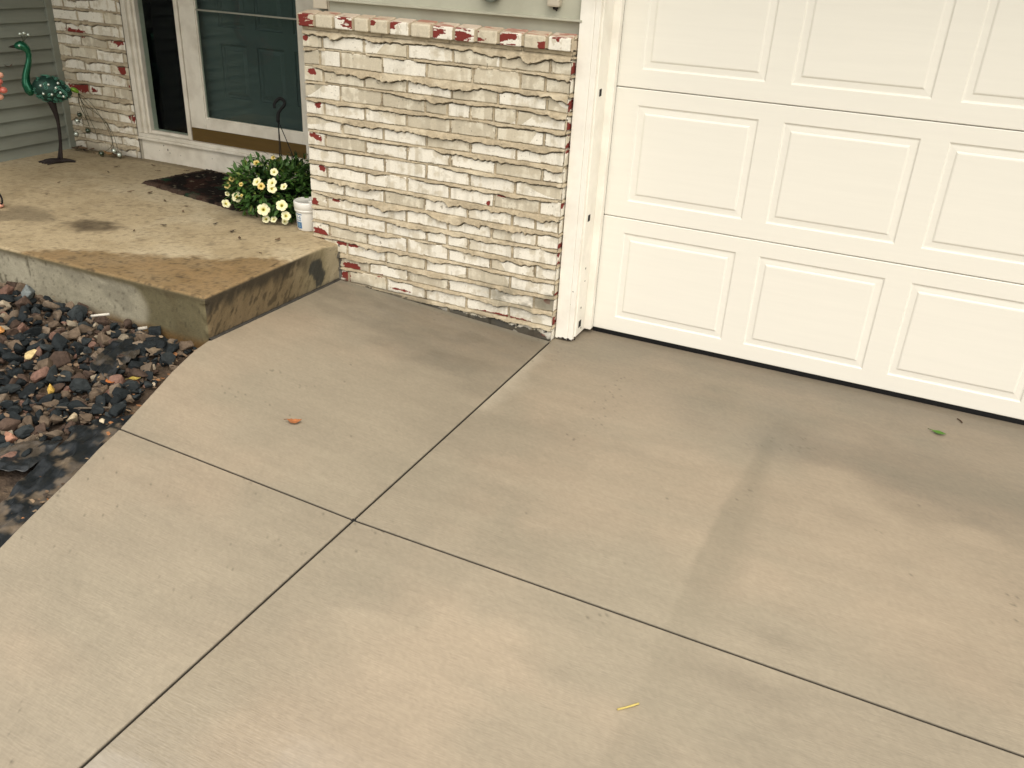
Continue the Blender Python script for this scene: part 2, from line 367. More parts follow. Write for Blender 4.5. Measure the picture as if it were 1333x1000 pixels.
# ------------------------------------------------------------------ HOUSE
house = empty('house', (0, .1, 0), 'single storey house with chipped white painted brick, grey siding and a white garage door', 'house')
WHITE = np.array((.80, .765, .675)); TAN = np.array((.56, .505, .395)); MORT = np.array((.395, .330, .232)); RED = (.21, .035, .028); GREY = np.array((.27, .25, .19))
def brick_field(U, Z, ztop, pitch, off_odd, off_even, chips, seed, whitebias, ooze=1., blacks=()):
    U0, Z0 = U, Z
    U = U + .004*(fbm(U0*14, Z0*14, seed+1)-.5); Z = Z + .006*(fbm(U0*6, Z0*10, seed+2)-.5) + .0025*(vnoise(U0*60, Z0*60, seed+3)-.5)
    k = np.floor((ztop-Z)/pitch); odd = (k % 2) == 0
    off = np.where(odd, off_odd, off_even) + .012*(_hash(k, k*0, seed+4)-.5)
    j = np.floor((U-off)/.216); ul = U-off-j*.216
    h1 = _hash(k, j, seed+5); h2 = _hash(k, j, seed+6); h3 = _hash(k, j, seed+7)
    # some stretchers are split
    split = (h3 > .90); half = np.where(split & (ul > .108), 1, 0)
    h1 = np.where(split, _hash(k*3+half, j, seed+8), h1)
    zt = ztop-k*pitch; zb = zt-pitch
    wid = .216+0*U
    eL = ul - .0055-.004*(h2-.5); eR = wid-.0055-ul
    esp = np.where(split, np.abs(ul-.108)-.006, 1)
    eU = zt-.0052-Z; eD = Z-zb-.0050
    e = np.minimum(np.minimum(eL, eR), np.minimum(np.minimum(eU, eD), esp))
    brick = sst(-.0006, .0014, e)
    # squeezed out mortar hanging over the top of each brick
    jag = (1-np.abs(vnoise(U0*36, k*7.3, seed+10)*2-1))**2*.55+vnoise(U0*85, k*3.1, seed+11)**2*.65
    wave = np.clip(vnoise(U0*10, k*5.7, seed+12)*.55+vnoise(U0*23, k*9.1, seed+9)*.62-.06, 0, 1.1)
    amt = sst(.22, .62, fbm(U0*3.1, k*2.9+.5, seed+13))*(.55+.45*_hash(k, k*0+3, seed+14))*ooze
    drop = amt*(.001+.030*wave**1.8+.0145*jag)
    lowz = zt-.0052-drop
    dz = Z0+.000*U-lowz
    oz = (dz > 0).astype(float)*(amt > .05)
    thick = .0035+.0185*vnoise(U0*11, k*4.3, seed+15)*amt
    prof = np.clip((zt+.0052-Z0)/(.0104+drop), 0, 1)**.8
    upper = np.clip((zt+.0075-Z0), 0, 1)
    hm = -.0035+0*U
    h = hm*(1-brick)+brick*(.0006*(h2-.5)*4+.0012*(fbm(U0*30, Z0*30, seed+16)-.5))
    # head-joint smears
    sm = sst(.55, .8, vnoise(k*1.7, j*2.3+Z0*9, seed+17))*(np.minimum(ul, .216-ul) < .013)
    h = np.where((brick < .5) & (sm > 0), .0045*sm*vnoise(U0*60, Z0*60, seed+48), h)
    lump = .0045*(fbm(U0*75, Z0*95, seed+18)-.5)
    hz = prof*thick+.0008+lump
    h = np.where(oz > 0, np.maximum(hz, h+.0004), h)
    # upper half of the bed joint below belongs to that joint's mortar roll
    crack = ((dz <= 0) & (dz > -.0034-.0045*vnoise(U0*30, k*2.2, seed+40)) & (amt > .12))
    h = np.where(crack, -.0105, h)
    brick = np.where(k < 0, 0, brick); hair = (e > -.0018) & (e < .0006) & (fbm(U0*13, Z0*13, seed+41) > .47) & (oz < .5)
    h = np.where(hair, -.006, h)
    # colour
    cm = MORT*(1+.45*(fbm(U0*22, Z0*40, seed+20)-.5)+.35*(fbm(U0*90, Z0*110, seed+49, 2)-.5))[..., None]
    cm = mixc(cm, (.60, .53, .40), sst(.5, .75, fbm(U0*12, Z0*20, seed+21))*.55)
    wb = np.clip(whitebias(U0, Z0)+.0*U, 0, 1)
    isw = h1 < wb
    pn = fbm(U0*17, Z0*24, seed+22); st = fbm(U0*45, Z0*6, seed+23, 3)
    cb = np.where(isw[..., None], WHITE*(1+.06*(h2-.5))[..., None], TAN*(1+.22*(h2-.5))[..., None])
    cb = mixc(cb, (.72, .675, .56), np.where(isw, 0, sst(.47, .70, pn+.7*(st-.5))*.75))
    cb = mixc(cb, (.56, .50, .385), np.where(isw, sst(.52, .74, pn+.6*(st-.5))*.7, 0))
    hard = sst(.66, .68, fbm(U0*23+7, Z0*30, seed+45)); cb = mixc(cb, (.47, .415, .31), hard*.3)
    run = sst(.52, .72, fbm(U0*38, Z0*4.5, seed+46, 3))*sst(.45, .6, fbm(U0*4, Z0*4, seed+47)); cb = mixc(cb, (.36, .325, .245), run*.28)
    gr = (h3 < .10) & ~isw
    cb = mixc(cb, GREY, np.where(gr, .55*sst(.35, .6, pn), 0))
    cb = cb*(1+.10*(st-.5))[..., None]
    rn = .6*fbm(U0*42, Z0*26, seed+24)+.4*fbm(U0*30+Z0*60, Z0*120-U0*20, seed+25)
    red = np.zeros(U.shape)
    for (cx, cz, rx, rz) in chips:
        d = np.sqrt(((U0-cx)/rx)**2+((Z0-cz)/rz)**2)
        red = np.maximum(red, (d+2.6*(rn-.5) < .85).astype(float)*(d < 1.7))
    # thin chips where paint has flaked at the arrises
    fl = ((e < .006) & (e > 0) & (fbm(U0*26, Z0*26, seed+27) > .70)).astype(float)
    cb = mixc(cb, (.33, .26, .17), fl*.8)
    cb = mixc(cb, RED, red)
    h = h-.0012*red*(oz < .5)
    c = mixc(cm, (0, 0, 0), np.zeros(U.shape)); c = np.where((brick > .5)[..., None], cb, c)
    c = np.where((oz > 0)[..., None], cm*1.05, c)
    c = np.where(crack[..., None], cm*.5, c); c = np.where(hair[..., None], cm*.55, c)  # lip groove painted dark to deepen its shadow; hairline cracks hold dirt
    pit = sst(.93, .96, vnoise(U0*110, Z0*110, seed+28))*sst(.4, .7, vnoise(U0*7, Z0*7, seed+29))
    c = mixc(c, (.14, .12, .09), pit*.7)
    for (cx, cz, rx, rz, a) in blacks:
        d = np.sqrt(((U0-cx)/rx)**2+((Z0-cz)/rz)**2)
        bk = (d+1.8*(fbm(U0*30, Z0*40, seed+30)-.5) < .85).astype(float)
        c = mixc(c, (.035, .036, .036), bk*a)
    return h, c

# front wall
ZT, PI_ = 1.2025, .0709
u = np.arange(-1.272, .0001, .0021); zv = np.arange(-.03, 1.2235, .0021)
U, Z = np.meshgrid(u, zv, indexing='ij')
chips = [(-1.235, 1.035, .03, .018), (-1.24, .90, .026, .022), (-1.215, 1.175, .022, .012), (-1.22, .755, .028, .02), (-1.245, .61, .02, .018), (-1.20, .43, .025, .026),
         (-1.205, .285, .045, .026), (-1.09, .262, .09, .010), (-.335, .575, .012, .014), (-.27, .62, .02, .006), (-1.06, .155, .05, .022), (-.80, .09, .06, .006),
         (-.22, .075, .16, .007), (-.03, .19, .022, .014), (-1.09, .09, .03, .03), (-.08, .018, .06, .012), (-1.13, .47, .02, .01), (-.62, .345, .015, .005), (-.9, .14, .025, .01)]
chips = [(-1.232+.03*math.sin(i*2.1), a[1]+.006*math.sin(i*3.3), a[2]*(.75+.5*abs(math.sin(i*1.7))), a[3]*(.7+.6*abs(math.sin(i*2.9)))) if a[0] < -1.19 else a for i, a in enumerate(chips)]
blacks = [(-.10, .016, .11, .030, .95), (-.28, .028, .12, .024, .95), (-.45, .036, .12, .018, .9), (-.62, .04, .10, .010, .8), (-.16, .17, .0, .0, 0), (-.9, .058, .2, .008, .8), (-1.13, .14, .015, .11, .85)]
blacks = [b for b in blacks if b[2] > 0]
def wbias(U, Z):
    b = np.interp(Z, [0, .2, .45, .7, .85, 1.0, 1.2], [.62, .75, .95, .80, .52, .36, .48])
    return b + .35*(vnoise(U*3, Z*3, 501)-.5)
h, c = brick_field(U, Z, ZT, PI_, -.095-.216*6, -.215-.216*6, chips, 100, wbias, 1., blacks)
# weathered grey courses low on the right and dirt at the foot
gm = sst(.10, .0, np.abs(Z-.185-.03*np.sin(U*9)))*sst(-.42, -.25, U)*sst(.35, .6, fbm(U*18, Z*30, 610))
c = mixc(c, (.20, .185, .14), gm*.75)
foot = sst(.05, .0, Z-(-U*.058)+.03*(fbm(U*12, Z*12, 611)-.5)*2)
c = mixc(c, (.10, .085, .06), foot*.65)
P = np.stack([U, -h, Z], -1)
G = [dict(P=P, C=c)]
# right-hand return
yv = np.arange(0, .062, .0021); Y2, Z2 = np.meshgrid(yv, zv, indexing='ij')
rc = [(.03, 1.15, .05, .03), (.03, 1.02, .05, .03), (.035, .93, .05, .025), (.03, .85, .04, .02), (.03, .62, .03, .016), (.03, .42, .045, .03), (.03, .36, .03, .015), (.03, .22, .03, .01), (.03, .09, .04, .03)]
h2, c2 = brick_field(Y2+.008, Z2, ZT, PI_, -.01, -.11, rc, 150, lambda U, Z: .7+0*U, .25)
edge_h = np.repeat(h[-1][None, :], len(yv), 0)*np.exp(-Y2/.012)
G.append(dict(P=np.stack([h2*np.minimum(1, Y2/.01)+.0*Y2, Y2-edge_h, Z2], -1), C=c2))
G.append(dict(P=np.stack([U[:2]*0-1.272, np.stack([-h[0], h[0]*0+.1]), Z[:2]], -1), C=c[:2]))
bw = grids('brick_wall', G, M['brick'], house); tag(bw, 'chipped white painted brick with sagging mortar beside the garage door')
mb = MB(); mb.box((-1.27, .012, -.1), (-.004, .10, 1.212)); mb.build('wall_core', M['soffit'], house)

# projecting header course (ledge) on top of the brick
prof = np.array([(0.004, 1.2225), (-.017, 1.2225), (-.019, 1.226), (-.019, 1.268), (-.016, 1.272), (.052, 1.284)])
seg = np.sqrt((np.diff(prof, axis=0)**2).sum(1)); cum = np.concatenate([[0], np.cumsum(seg)])
s = np.arange(0, cum[-1], .002); py = np.interp(s, cum, prof[:, 0]); pz = np.interp(s, cum, prof[:, 1])
ny = np.gradient(pz, s); nz = -np.gradient(py, s)      # outward = (-ny... )
ul = np.arange(-1.285, .0001, .002); UU, SS = np.meshgrid(ul, s, indexing='ij')
edges = np.array([-1.285, -1.193, -1.095, -.995, -.915, -.818, -.717, -.615, -.512, -.412, -.312, -.205, -.103, .003])
ui = np.clip(np.searchsorted(edges, UU+.003*(fbm(UU*20, SS*30, 700)-.5), 'right')-1, 0, 12)
dl = np.minimum(UU-edges[ui], edges[ui+1]-UU) - .0065 - .003*(vnoise(UU*40, SS*60, 701)-.5)
bk = sst(-.001, .002, dl); PYg = np.repeat(py[None], len(ul), 0); PZg = np.repeat(pz[None], len(ul), 0)
hh = -.005*(1-bk)+.0018*(fbm(UU*40, SS*40, 702)-.5)+.003*(_hash(ui, ui*0, 703)-.5)
hh = hh - .003*sst(.0, .004, .004-dl)*bk
P = np.stack([UU, PYg-hh*ny, PZg-hh*nz], -1)
tone = _hash(ui, ui*0+2, 704)
cb = np.where((tone < .75)[..., None], WHITE*1.0, TAN*1.08)
for i, t in ((0, 2), (4, 2), (11, 2)): cb = np.where((ui == i)[..., None], TAN*1.08, cb)
rn = fbm(UU*55, SS*38, 705); tail = fbm(UU*25, SS*110, 706)
rc = {0: (.5, .55, .62), 2: (.72, .68, .55), 4: (.2, .8, .30), 5: (.2, .85, .42), 7: (.12, .5, .46), 8: (.4, .5, .66), 9: (.1, .35, .40), 10: (.28, .68, .60), 11: (.92, .35, .34), 12: (.5, 1.08, .34)}
redm = np.zeros(UU.shape)
for i, (fx, fz, rr) in rc.items():
    lu = (UU-edges[i])/(edges[i+1]-edges[i]); lz = np.clip((PZg-1.226)/.044, 0, 1)
    d = np.sqrt(((lu-fx)/rr)**2+((lz-fz)/(rr*1.3))**2)
    redm = np.maximum(redm, ((d+2.2*(tail-.5)+.8*(rn-.5) < .68) & (ui == i)).astype(float))
cb = mixc(cb, (.47, .42, .32), sst(.6, .68, rn)*.6)
top = sst(1.2715, 1.275, PZg)
cb = mixc(cb, (.52, .40, .30), top*.7); cb = mixc(cb, (.36, .12, .085), top*sst(.55, .65, fbm(UU*9, SS*25, 708))*.7)
cb = mixc(cb, (.20, .035, .028), redm*(1-top))
cm = np.ones(UU.shape+(3,))*MORT*(1+.3*(rn-.5))[..., None]
c = np.where((bk > .5)[..., None], cb, cm)
G = [dict(P=P, C=c)]
# end cap of the ledge at the garage side
capP = np.stack([np.stack([0*py+.001, py, pz], -1), np.stack([0*py+.003, np.maximum(py, .0)+.0, np.clip(pz, 1.23, 1.262)], -1), np.stack([0*py+.002, 0*py+.05, np.clip(pz, 1.2225, 1.29)], -1)], 0)
capC = np.ones(capP.shape)*np.array((.52, .44, .33)); G.append(dict(P=capP, C=capC))
lg = grids('brick_ledge', G, M['brick'], house); tag(lg, 'row of header bricks with red chips capping the wall')

# entry brick pier
u = np.arange(-3.69, -3.105, .0035); zv = np.arange(.262, 1.62, .0035); U, Z = np.meshgrid(u, zv, indexing='ij')
pc = [(-3.50, .985, .085, .028), (-3.17, .955, .05, .03), (-3.16, .80, .035, .03), (-3.53, .665, .11, .035), (-3.13, .52, .03, .03), (-3.12, .70, .012, .014)]
h, c = brick_field(U, Z, .27+.0709*20, .0709, -3.68, -3.57, pc, 300, lambda U, Z: .5+.4*(vnoise(U*4, Z*4, 333)-.5), 1.3)
c = mixc(c, (.10, .085, .06), sst(.34, .27, Z+.05*(fbm(U*15, Z*15, 334)-.5))*.55)
h = h*np.minimum(1, (-3.105-U)/.004)
bp_ = grids('brick_pier', [dict(P=np.stack([U, .70-h, Z], -1), C=c)], M['brick'], house)
tag(bp_, 'painted brick pier with red patches between grey siding and dark sidelight')
mb = MB(); mb.box((-3.69, .715, .1), (-3.11, .9, 2.6)); mb.box((-3.69, .702, 1.62), (-3.107, .714, 2.6)); mb.build('wall_core', M['soffit'], house)

# garage wall above ledge: sage siding, lip and corner post
mb = MB(); mb.box((-1.165, .055, 1.335), (.018, .12, 2.55)); mb.build('garage_siding', M['siding2'], house)
mb = MB(); mb.box((-1.165, .060, 1.25), (.018, .118, 1.3262)); mb.box((-1.163, .030, 1.327), (.017, .119, 1.3352), bev=.002); mb.box((-1.163, .046, 1.3355), (.017, .056, 1.3385)); mb.build('flashing', M['siding2'], house)
mb = MB(); mb.box((-1.245, .048, 1.292), (-1.172, .13, 1.352), bev=.004); mb.box((-1.24, .052, 1.356), (-1.176, .128, 2.55), bev=.004); mb.box((-1.17, .056, 1.25), (-1.1652, .12, 2.5))
mb.build('corner_post', M['beige_box'], house)
mb = MB(); mb.box((-1.25, .104, .0), (-1.172, .74, 2.55)); mb.build('side_wall', M['siding2'], house)
# outlet box (bottom of it in view) and a dark round fitting on the siding
ob = MB(); ob.box((-.129, .018, 1.374), (-.077, .0545, 1.50), bev=.008); o1 = ob.build('outlet_box', M['beige_box'], house)
ob = MB(); ob.box((-.110, .038, 1.364), (-.092, .054, 1.3735), bev=.003); ob.tube([(-.1, .045, 1.366), (-.098, .046, 1.363), (-.096, .048, 1.360)], .003); ob.build('box_latch', M['rust'], o1)
ob = MB(); ob.lathe((-.375, .0, 0), [(0, 0), (.036, 0), (.044, .006), (.046, .014), (.046, .028)], 28); ob.v = [(x_, .054-z_, 1.419+y_) for x_, y_, z_ in ob.v]
fx = ob.build('round_fitting', mat('dark_green_fitting', (.10, .11, .085), rough=.5), house)

# left side wall: lap siding facing the entry
mb = MB(); yv0, yv1 = -1.2, .69; pz_ = .0775
for i in range(31):
    z0 = .262+i*pz_; z1 = z0+pz_
    x0, x1 = -3.667, -3.691
    mb.add([(x0, yv0, z0), (x0, yv1, z0), (x1, yv1, z1), (x1, yv0, z1)], [(0, 1, 2, 3)])
    mb.add([(x0, yv0, z0), (x1-.006, yv0, z0+.004), (x1-.006, yv1, z0+.004), (x0, yv1, z0)], [(0, 1, 2, 3)])
ls = mb.build('lap_siding', M['siding'], house); tag(ls, 'weathered grey lap siding behind the peacock')
mb = MB(); mb.box((-3.80, -1.2, .1), (-3.696, .9, 2.6)); mb.build('wall_core', M['soffit'], house)
mb = MB(); mb.box((-3.692, .655, .266), (-3.662, .70, 2.5), bev=.003); mb.build('corner_trim', M['siding'], house)

# entry: riser, sill, frame, sidelight, storm door, inner door
mb = MB(); mb.box((-3.107, .728, .20), (-1.252, .80, .398)); rs_ = mb.build('riser', M['frame_white'], house)
for (xc_, zc2, r_) in ((-2.93, .375, .006), (-2.90, .352, .009), (-2.885, .335, .005), (-2.80, .33, .004), (-2.55, .345, .004), (-2.33, .36, .006), (-2.30, .325, .008), (-2.97, .34, .003)):
    mb = MB(); mb.ball((xc_, .7285, zc2), (r_*.6, .0012, r_), 7); mb.build('dirt_speck', M['rust'], rs_)
mb = MB(); mb.box((-3.112, .700, .399), (-1.252, .80, .414), bev=.003); mb.box((-3.110, .708, .4143), (-1.252, .80, .436), bev=.003); sill = mb.build('sill', M['frame_white'], house)
mb = MB()
mb.box((-3.106, .705, .437), (-3.072, .80, 2.5), bev=.003); mb.box((-3.0715, .722, .437), (-3.046, .80, 2.5), bev=.002); mb.box((-3.0455, .737, .437), (-3.028, .80, 2.5), bev=.002)
mb.box((-3.0275, .742, .437), (-2.722, .80, .455), bev=.002)
mb.box((-2.7215, .728, .437), (-2.694, .80, 2.5), bev=.002)
mb.box((-1.842, .722, .437), (-1.805, .80, 2.5), bev=.002); mb.box((-1.8045, .712, .437), (-1.70, .80, 2.5), bev=.002)
mb.build('door_frame', M['frame_white'], house)
mb = MB(); mb.box((-3.028, .764, .455), (-2.722, .768, 2.45)); sg = mb.build('sidelight', M['sideglass'], house); tag(sg, 'tall black sidelight pane beside the storm door')
mb = MB(); mb.box((-3.03, .86, .3), (-2.70, .88, 2.5)); mb.box((-3.034, .80, .3), (-3.03, .88, 2.5)); mb.box((-2.705, .80, .3), (-2.70, .86, 2.5)); mb.build('dark_hall', M['room'], house)  # near-black box standing in for the unlit room behind the glass
sdoor = MB()
sdoor.box((-2.690, .735, .514), (-2.576, .765, 2.45), bev=.003); sdoor.box((-1.866, .735, .514), (-1.844, .765, 2.45), bev=.003)
sdoor.box((-2.5755, .7355, .514), (-1.8665, .7645, .576), bev=.003)
sdoor.box((-2.5765, .742, .5765), (-2.570, .758, 2.44)); sdoor.box((-1.873, .742, .5765), (-1.8665, .758, 2.44)); sdoor.box((-2.57, .742, .5765), (-1.873, .758, .583))
sd_ = sdoor.build('storm_door', M['frame_white'], house); tag(sd_, 'white framed storm door with full glass and brass kick plate')
mb = MB(); mb.box((-2.570, .749, .583), (-1.873, .752, 2.44)); mb.build('door_glass', M['glass'], sd_)
mb = MB(); mb.box((-2.570, .738, 1.170), (-1.873, .756, 1.178), bev=.001); mb.build('crossbar', M['alum'], sd_)
mb = MB(); mb.box((-2.692, .7335, .4365), (-1.8425, .762, .5135), bev=.003); mb.build('kick_plate', M['brass'], sd_)
# inner panelled door seen through the glass
def panel_face(x0, x1, z0, z1, yf, xs, zs, prof, mb):
    """flat face at y=yf facing -Y with sunk/raised panels at xs × zs (lists of (a,b))"""
    xc = sorted({x0, x1, *[v for p in xs for v in p]}); zc = sorted({z0, z1, *[v for p in zs for v in p]})
    for i in range(len(xc)-1):
        for j in range(len(zc)-1):
            a, b, c_, d = xc[i], xc[i+1], zc[j], zc[j+1]
            if (a, b) in xs and (c_, d) in zs:
                vs = []; fs = []
                for (ins, dep) in prof:
                    vs += [(a+ins, yf+dep, c_+ins), (b-ins, yf+dep, c_+ins), (b-ins, yf+dep, d-ins), (a+ins, yf+dep, d-ins)]
                for q in range(len(prof)-1):
                    for t in range(4): fs.append((q*4+t, q*4+(t+1) % 4, q*4+4+(t+1) % 4, q*4+4+t))
                l = 4*(len(prof)-1); fs.append((l, l+1, l+2, l+3)); mb.add(vs, fs)
            else:
                mb.add([(a, yf, c_), (b, yf, c_), (b, yf, d), (a, yf, d)], [(0, 1, 2, 3)])
PR2 = [(0, 0), (.004, .008), (.012, .010), (.03, .005), (.034, .003)]
mb = MB(); panel_face(-2.66, -1.85, .46, 2.45, .800, [(-2.465, -2.275), (-2.205, -2.015), (-1.945, -1.86)], [(.705, 1.000), (1.09, 1.42), (1.5, 2.2)], PR2, mb)
mb.box((-2.70, .812, .45), (-1.7, .84, 2.5)); mb.build('entry_door', M['inner_door'], house)
mb = MB(); mb.box((-1.70, .735, .4), (-1.25, .9, 2.6)); mb.box((-3.11, .70, 2.5), (-1.25, .9, 2.6)); mb.build('entry_wall', M['siding2'], house)

# garage casing, jamb, stop
mb = MB()
mb.box((.0065, .034, .010), (.0655, .058, 2.23), bev=.003); mb.box((.066, .0365, .012), (.088, .058, 2.23), bev=.002)
mb.box((.0465, .0585, .022), (.0945, .168, 2.2), bev=.0025); mb.box((.0465, .1685, .024), (.1255, .2045, 2.2), bev=.004)
mb.box((.0185, .034, 2.2305), (2.66, .058, 2.34), bev=.003); mb.box((.0945, .0585, 2.16), (2.58, .2, 2.2))
mb.box((2.582, .034, -.02), (2.66, .058, 2.23), bev=.003); mb.box((2.57, .0585, -.02), (2.62, .2, 2.2))
cas = mb.build('door_casing', M['trim_white'], house)
def slot(x, y, z, s=1.):
    b = MB(); b.box((x-.003, y-.016*s, z-.014*s), (x+.0012, y+.010*s, z+.014*s), bev=.0006); return b.build('slot', M['void'], cas)
slot(.0945, .10, 1.071); slot(.0945, .10, .56); slot(.0945, .105, .072, 1.15)
for (yy_, zz_, s_) in ((.115, .33, .004), (.12, .27, .003), (.1, .15, .004), (.123, .045, .004)):
    b = MB(); b.box((.0940, yy_-s_, zz_-s_), (.0951, yy_+s_, zz_+s_)); b.build('paint_chip', M['rust'], cas)
for (xx_, zz_) in ((.052, .22), (.07, .24), (.06, .18)):
    b = MB(); b.box((xx_, .0364, zz_), (xx_+.006, .0378, zz_+.003)); b.build('paint_chip', M['rust'], cas)
# rotted, crumbled foot of the casing
rr = random.Random(4)
for i in range(9):
    x_ = .022+.068*i/8+.004*rr.random(); r_ = .0025+.003*rr.random(); mb = MB()
    mb.ball((x_, .034+max(0, x_-.08)*1.2, .012+.004*rr.random()), (r_*1.5, r_*.6, r_), 6); mb.build('rot_patch', M['rust'], cas)

# garage door
gd = empty('garage_door', (1.34, .21, .0), '', ''); del gd['label']; del gd['category']
gd.parent = house; gd.matrix_parent_inverse = Matrix.Translation(-Vector(house.location))
PR = [(0, 0), (.002, .0008), (.005, .0042), (.009, .0054), (.030, .0040), (.0345, .0012), (.037, .0003), (.040, 0)]
xs = [(.2204+.5838*k, .2204+.5838*k+.490) for k in range(4)]
for i in range(4):
    z0 = .0205+.5334*i+(.0016 if i else .0050); z1 = .0205+.5334*(i+1)-.0016
    mb = MB(); pb, pt = (.0685, .0625) if i == 0 else (.0715, .0615)
    panel_face(.1235, 2.568, z0+.003, z1-.003, .210, xs, [(z0+pb, z1-pt)], PR, mb)
    for (za, ya_, zb_, yb_) in ((z1-.003, .210, z1, .2125), (z1, .2125, z1, .25), (z0, .2125, z0+.003, .210), (z0, .25, z0, .2125)):
        mb.add([(.1235, ya_, za), (2.568, ya_, za), (2.568, yb_, zb_), (.1235, yb_, zb_)], [(0, 1, 2, 3)])
    o = mb.build('door_section', M['door_white'], house)
    COL.objects.unlink(o); COL.objects.link(o); o.parent = gd; o.matrix_parent_inverse = Matrix.Translation(-Vector((1.34, .21, 0)))
mb = MB(); xx = np.linspace(.1245, 2.567, 120)
P = np.stack([np.stack([xx, xx*0+.2135, xx*0+.0275], -1), np.stack([xx, .2125+.002*(vnoise(xx*6, xx*0, 3)-.5), xx*0+.010], -1), np.stack([xx, .2145+.004*(vnoise(xx*9, xx*0, 4)-.5), -.004-.002*xx], -1),
              np.stack([xx, xx*0+.245, -.006-.002*xx], -1), np.stack([xx, xx*0+.25, xx*0+.0275], -1)], 0)
o = grids('bottom_seal', [dict(P=P, C=None)], M['black'], None); o.parent = gd; o.matrix_parent_inverse = Matrix.Translation(-Vector((1.34, .21, 0)))
mb = MB(); mb.box((.10, .252, -.02), (2.6, .26, 2.2)); o = mb.build('door_backing', M['void'], None); o.parent = gd; o.matrix_parent_inverse = Matrix.Translation(-Vector((1.34, .21, 0)))
mb = MB(); mb.box((2.665, .05, -.1), (3.6, .2, 2.55)); mb.box((.02, .06, 2.345), (2.66, .2, 2.55)); mb.build('garage_wall', M['siding2'], house)
# roof, out of view: soffit, eave, and porch front added to shade the entry
mb = MB(); mb.box((-4.6, -.42, 2.56), (3.8, 3.5, 2.62)); mb.box((-4.6, -.45, 2.54), (3.8, -.42, 2.72)); mb.box((-4.6, -1.15, 2.50), (-1.02, -.451, 2.62)); mb.build('roof', M['soffit'], house)
mb = MB(); mb.box((-4.6, 3.4, 0), (3.8, 3.5, 2.55)); mb.box((3.7, .2, 0), (3.8, 3.4, 2.55)); mb.box((-4.6, .9, 0), (-4.5, 3.4, 2.55)); mb.build('rear_wall', M['siding2'], house)

